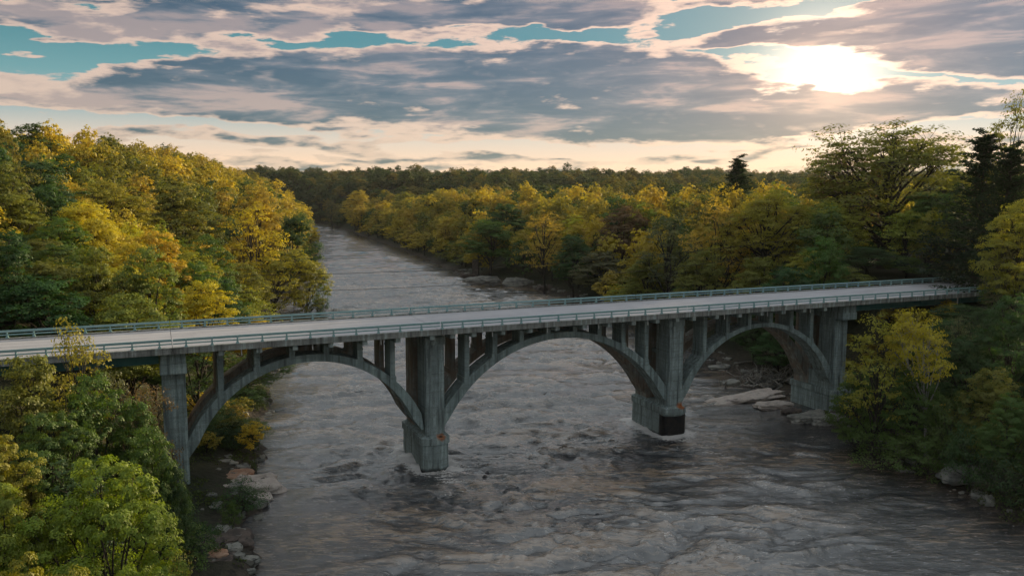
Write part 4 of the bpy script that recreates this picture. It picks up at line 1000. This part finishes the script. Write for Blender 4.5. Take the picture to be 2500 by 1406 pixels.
hero('airy', 2150, 705, 97, 190, 'yellowgreen', 'yellow green tree rising to the near railing beside the right pier', GRN, word='yellow green tree by the right pier')
hero('sycamore', 2285, 728, 95, 160, 'gold', 'golden crowned tree with a pale leaning trunk at lower right', GRN, rz=-.15, word='golden tree with leaning trunk')
hero('round_b', 2370, 800, 98, 190, 'deep', 'dark green tree right of the golden leaning one', GRN)
hero('round_a', 2100, 850, 101, 140, 'green', 'green tree against the side of the right pier base', GRN)
hero('twiggy', 2350, 730, 105, 110, 'grey', 'pale purplish bare shrub under the right approach girder', GRN)
hero('round_a', 2470, 700, 95, 180, 'deep', 'dark tree at the right edge under the end of the bridge', GRN)
hero('round_b', 2230, 870, 96, 160, 'green', 'mid green tree below the golden leaning one', GRN)
hero('shrub_b', 2150, 985, 96, 170, 'green', 'soft green shrub at the right shore nearest the pier', GRN, name='shrub', cat='shrub')
hero('shrub', 2250, 1020, 92, 200, 'green', 'wide mid green shrub overhanging the right shore', GRN, name='shrub', cat='shrub')
hero('maple_b', 2480, 925, 82, 160, 'green', 'leafy light green tree low at the right edge of the photo', GRN, word='light green tree at right edge')
hero('shrub', 2380, 1010, 86, 170, 'deep', 'dark shrub above the grey outcrop blocks', GRN, name='shrub', cat='shrub')
hero('shrub_b', 2470, 1060, 80, 160, 'deep', 'dark shrub at the right edge above the outcrop', GRN, name='shrub', cat='shrub')
hero('shrub', 2330, 930, 92, 170, 'green', 'green shrub round the foot of the pale leaning trunk', GRN, name='shrub', cat='shrub')
hero('round_a', 2420, 880, 90, 170, 'olive', 'olive tree above the light green tree at the right edge', GRN)

hero('round_b', 2450, 655, 118, 110, 'green', 'green tree hiding the right end of the near railing', GRN)
hero('round_a', 2400, 735, 108, 110, 'deep', 'dark green tree under the end of the right approach girder', GRN)
hero('airy', 2330, 640, 150, 110, 'olive', 'thin olive tree behind the far railing near the right end of the bridge', GRB)
hero('round_b', 2215, 615, 147, 120, 'green', 'green tree behind the far railing below the huge oak', GRB)
# ------------------------------------------------------------------ low plants on the near banks
gr = np.random.default_rng(77); LV = []; NV = []
cnt = 0
while cnt < 5200:
    yy = gr.uniform(40, 150); left = gr.random() < .5
    d_ = .9 + abs(gr.normal(0, 9)); xx = XL(yy) - d_ if left else XR(yy) + d_
    if not left and 118 < yy < 150 and d_ < 9: continue
    if left and abs(xx + 28) < 4.5 and 81 < yy < 91: continue
    if vnoise(np.array([xx * .35]), np.array([yy * .35]))[0] < .38: continue
    n = int(gr.integers(7, 15)); rc = gr.uniform(.25, .7); e = unit(gr.normal(size=(n, 3))); e[:, 2] = np.abs(e[:, 2])
    LV.append(np.array([xx, yy, hgt(xx, yy) + .02]) + e * rc * np.array([1, 1, .8])); NV.append(e + gr.normal(0, .4, (n, 3))); cnt += 1
v, f = leaf_faces(np.concatenate(LV), np.concatenate(NV), .26, gr)
o = link('ground_cover', mesh_np('ground_cover', v, f, M['leaf'])); o.color = (.075, .105, .03, 1); tag(o, 'low leafy weeds and brambles on both near banks', kind='stuff')
# stranded logs
def log_(px, py, L, a, r, label):
    yy = CAM_H * FPX / (py - 466); X, Y = (px - CX) / FPX * yy, yy
    d = np.array([math.cos(a), math.sin(a), .06]); p0 = np.array([X, Y, max(hgt(X, Y), 0) + .15])
    pts = [p0 + d * L * q + np.array([0, 0, .12 * math.sin(q * 5)]) for q in np.linspace(0, 1, 7)]
    v, f = tube(pts, np.linspace(r, r * .5, 7), 8); o = link('stranded_log', mesh_np('stranded_log', v, f, M['drift'], smooth=True)); tag(o, label, 'log')
log_(590, 1222, 3.6, 1.9, .07, 'thin bare branch slanting into the water below the pale limestone shelf')
log_(1800, 905, 7, .35, .20, 'long grey log lying behind the driftwood pile under the right arch')
log_(2160, 1108, 4.5, -.5, .10, 'pale stranded branch at the water edge below the right shore shrubs')
# ------------------------------------------------------------------ the rest of the forest
fr = np.random.default_rng(21)
cand = []
def in_corridor(x, y):
    s, n = bs(x, y); return -170 < s < 430 and -6 < n < WD + 6
def jgrid(y0, y1, sp):
    for y in np.arange(y0, y1, sp):
        hw = .70 * y + 25
        for x in np.arange(-hw, hw, sp):
            xx, yy = x + fr.uniform(-.42, .42) * sp, y + fr.uniform(-.42, .42) * sp
            dl = XL(yy) - xx; dr = xx - XR(yy)
            if max(dl, dr) < 1.5 or in_corridor(xx, yy): continue
            if yy < 78 and 0 < dl < 9: continue
            s, n = bs(xx, yy)
            if 78 < s < 101 and -6 < n < 32: continue                 # open shore under the right arch
            if 105 < xx < 150 and 238 < yy < 300: continue             # the dry field
            cand.append((xx, yy, sp, dl, dr))
jgrid(36, 250, 6.6); jgrid(250, 520, 8.0); jgrid(520, 1500, 10.5); jgrid(1500, 2400, 15.)
hx = np.array([p[0] for p in placed]); hy = np.array([p[1] for p in placed]); hr = np.array([p[2] for p in placed])
def desc(px, py):
    best = min(things, key=lambda q: (q[0] - px) ** 2 + (1.4 * (q[1] - py)) ** 2)
    dx, dy = px - best[0], py - best[1]
    if abs(dx) > abs(dy): rel = 'left of' if dx < 0 else 'right of'
    else: rel = 'just above' if dy < 0 else 'just below'
    dist = math.hypot(dx, dy)
    far_ = '' if dist < 90 else ('well ' if dist < 220 else 'far ')
    if far_ and rel.startswith('just'): rel = rel[5:]
    return far_ + rel, best[2]
indiv = []; masses = []
for (x, y, sp, dl, dr) in cand:
    d = np.hypot(hx - x, hy - y)
    if (d < hr * .75 + 1.2).any(): continue
    g_ = hgt(x, y); left = dl > 0
    Hh = fr.uniform(12, 22) if fr.random() < .8 else fr.uniform(8, 14); edge_ = max(dl, dr)
    if edge_ < 6: Hh *= .62
    if y < 130 and not left: Hh *= .75
    # keep the deck and the view over it clear
    s, n = bs(x, y)
    if -60 < s < 150 and n < 6: Hh = min(Hh, max(5.0, 17.6 - g_ + fr.uniform(-4, .5)))
    pxx, pyy = to_px(x, y, g_ + Hh)
    if left and y < 130 and n > 0 and pyy < 600 and pxx < 300: Hh *= .8
    Rr = sp * fr.uniform(.58, .80)
    if y < 60: Rr *= .8
    if -60 < pxx < 2560 and pyy < 1440: indiv.append((y, x, g_, Hh, Rr, left, pxx, pyy, edge_))
    else: masses.append((x, y, g_, Hh, Rr, left))
for k in range(50):
    if k < 22: x, y, left = 0, fr.uniform(76, 118), True; x = XL(y) - fr.uniform(.6, 9)
    else: x, y, left = 0, fr.uniform(96, 150), False; x = XR(y) + fr.uniform(9, 22)
    s, n = bs(x, y); u = 0
    if min(abs(s - 8.5), abs(s - 98.6)) < 2.2: continue
    if abs(x + 29) < 6.5 and 80 < y < 93: continue
    Hh = fr.uniform(2.0, 4.6); Rr = fr.uniform(1.6, 2.6); g_ = hgt(x, y); pxx, pyy = to_px(x, y, g_ + Hh)
    indiv.append((y, x, g_, Hh, Rr, left, pxx, pyy, 3.0))
indiv.sort(key=lambda q: q[0] / q[4])
NIND = 300 - sum(1 for _ in placed) + 12
rest = indiv[NIND:]; indiv = indiv[:NIND]
used = {}
for (y, x, g_, Hh, Rr, left, px, py, edge_) in indiv:
    nz = fbm(x * .025 + 3, y * .025, 3) + fr.normal(0, .09)
    if left: pal = ['deep', 'olive', 'yellowgreen', 'yellowgreen', 'gold', 'gold']
    else: pal = ['deep', 'green', 'grey', 'olive', 'olive', 'yellowgreen'] if y < 240 else ['deep', 'green', 'olive', 'yellowgreen', 'gold', 'gold']
    ci = int(np.clip((nz - .32) / .36 * 6, 0, 5)); cn = pal[ci]
    if (left and px < 160 and y > 100) or y < 110: cn = ['deep', 'green', 'olive'][min(2, ci // 2)]
    if (Hh < 5 and in_corridor(x, y)) or (left and y < 140 and edge_ < 14 and y > 78): cn = 'deep' if fr.random() < .7 else 'green'
    if Hh < 6.5 and y < 140: kd = 'shrub' if fr.random() < .5 else 'shrub_b'; nm, ct, fw = 'shrub', 'shrub', 'bushy'
    elif y < 150: kd = ['round_a', 'round_b', 'oval', 'airy', 'twiggy'][int(fr.choice(5, p=[.3, .3, .2, .12, .08]))]; nm, ct, fw = 'broadleaf_tree', 'tree', {'round_a': 'round', 'round_b': 'domed', 'oval': 'narrow', 'airy': 'airy', 'twiggy': 'half bare'}[kd]
    else: kd = ['mid0', 'mid1', 'mid2', 'mid3', 'mid_airy'][int(fr.choice(5, p=[.24, .22, .22, .14, .18]))]; nm, ct, fw = 'broadleaf_tree', 'tree', {'mid0': 'round', 'mid1': 'domed', 'mid2': 'broad', 'mid3': 'narrow', 'mid_airy': 'airy'}[kd]
    rel, word = desc(px, py + 40)
    if word.startswith(('a ', 'the ')): word = word.split(' ', 1)[1]
    wds = word.split()[:9]; lab = '%s %s %s %s the %s' % (CW[cn], fw, ct, rel, ' '.join(wds))
    side = 'left' if left else 'right'
    n_ = used.get(lab, 0); used[lab] = n_ + 1
    if n_:
        lab = ['small ', 'tall ', 'wide ', 'low ', 'dense '][n_ % 5] + lab if n_ < 6 else lab
    lab = ' '.join(lab.split()[:16])
    zone = ('near ' if y < 110 else '') + side
    put_tree(kd, x, y, Hh, Rr * fr.uniform(.85, 1.25), cn, lab, 'forest trees of the %s bank' % zone, nm, ct, jit=.14)
print('individual trees', len(placed), 'far', len(rest), 'outside', len(masses))

# far forest, one mass made with geometry nodes from three kinds of crown
def forest_stuff(name, rows, label, FARK):
    lib = bpy.data.collections.new('crown_kinds')                    # not linked to the scene
    for k, me in enumerate(FARK): lib.objects.link(bpy.data.objects.new('crown_kind', me))
    me = bpy.data.meshes.new(name); A = np.array([(x, y, g_ - .4) for (x, y, g_, *_r) in rows], dtype=np.float32)
    me.vertices.add(len(A)); me.vertices.foreach_set('co', A.ravel())
    S_ = np.array([[r[4] / 5.7, r[4] / 5.7, r[3] / 15.0] for r in rows], dtype=np.float32)
    a = me.attributes.new('tsize', 'FLOAT_VECTOR', 'POINT'); a.data.foreach_set('vector', S_.ravel())
    a = me.attributes.new('trot', 'FLOAT', 'POINT'); a.data.foreach_set('value', (fr.random(len(rows)) * 6.28).astype(np.float32))
    o = link(name, me); gt = bpy.data.node_groups.new(name, 'GeometryNodeTree')
    gt.interface.new_socket('Geometry', in_out='INPUT', socket_type='NodeSocketGeometry'); gt.interface.new_socket('Geometry', in_out='OUTPUT', socket_type='NodeSocketGeometry')
    N = gt.nodes; gi = N.new('NodeGroupInput'); go = N.new('NodeGroupOutput'); ci = N.new('GeometryNodeCollectionInfo'); ci.inputs['Collection'].default_value = lib; ci.inputs['Separate Children'].default_value = True; ci.inputs['Reset Children'].default_value = True
    m2p = N.new('GeometryNodeMeshToPoints'); iop = N.new('GeometryNodeInstanceOnPoints'); iop.inputs['Pick Instance'].default_value = True
    na = N.new('GeometryNodeInputNamedAttribute'); na.data_type = 'FLOAT_VECTOR'; na.inputs['Name'].default_value = 'tsize'
    nb = N.new('GeometryNodeInputNamedAttribute'); nb.data_type = 'FLOAT'; nb.inputs['Name'].default_value = 'trot'
    cx_ = N.new('ShaderNodeCombineXYZ'); rnd = N.new('FunctionNodeRandomValue'); rnd.data_type = 'INT'; rnd.inputs[4].default_value = 0; rnd.inputs[5].default_value = len(FARK) - 1
    L = gt.links; L.new(gi.outputs[0], m2p.inputs[0]); L.new(m2p.outputs[0], iop.inputs['Points']); L.new(ci.outputs[0], iop.inputs['Instance'])
    L.new(na.outputs['Attribute'], iop.inputs['Scale']); L.new(nb.outputs['Attribute'], cx_.inputs[2]); L.new(cx_.outputs[0], iop.inputs['Rotation']); L.new(rnd.outputs[2], iop.inputs['Instance Index']); L.new(iop.outputs[0], go.inputs[0])
    md = o.modifiers.new('forest', 'NODES'); md.node_group = gt
    return tag(o, label, kind='stuff')
allr = [(x, y, g_, Hh, Rr) for (y, x, g_, Hh, Rr, left, px, py, e_) in rest] + [(x, y, g_, Hh, Rr) for (x, y, g_, Hh, Rr, left) in masses]
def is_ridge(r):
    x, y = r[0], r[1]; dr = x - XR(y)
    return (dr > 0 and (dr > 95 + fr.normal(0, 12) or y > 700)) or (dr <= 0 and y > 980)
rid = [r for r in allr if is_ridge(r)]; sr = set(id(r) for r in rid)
forest_stuff('distant_forest', rid, 'green forest darkened by painted cloud shade with a few golden crowns over the far ridges', RIDGEK)
forest_stuff('golden_forest', [r for r in allr if id(r) not in sr], 'golden and green woods along both banks upstream', FARK)
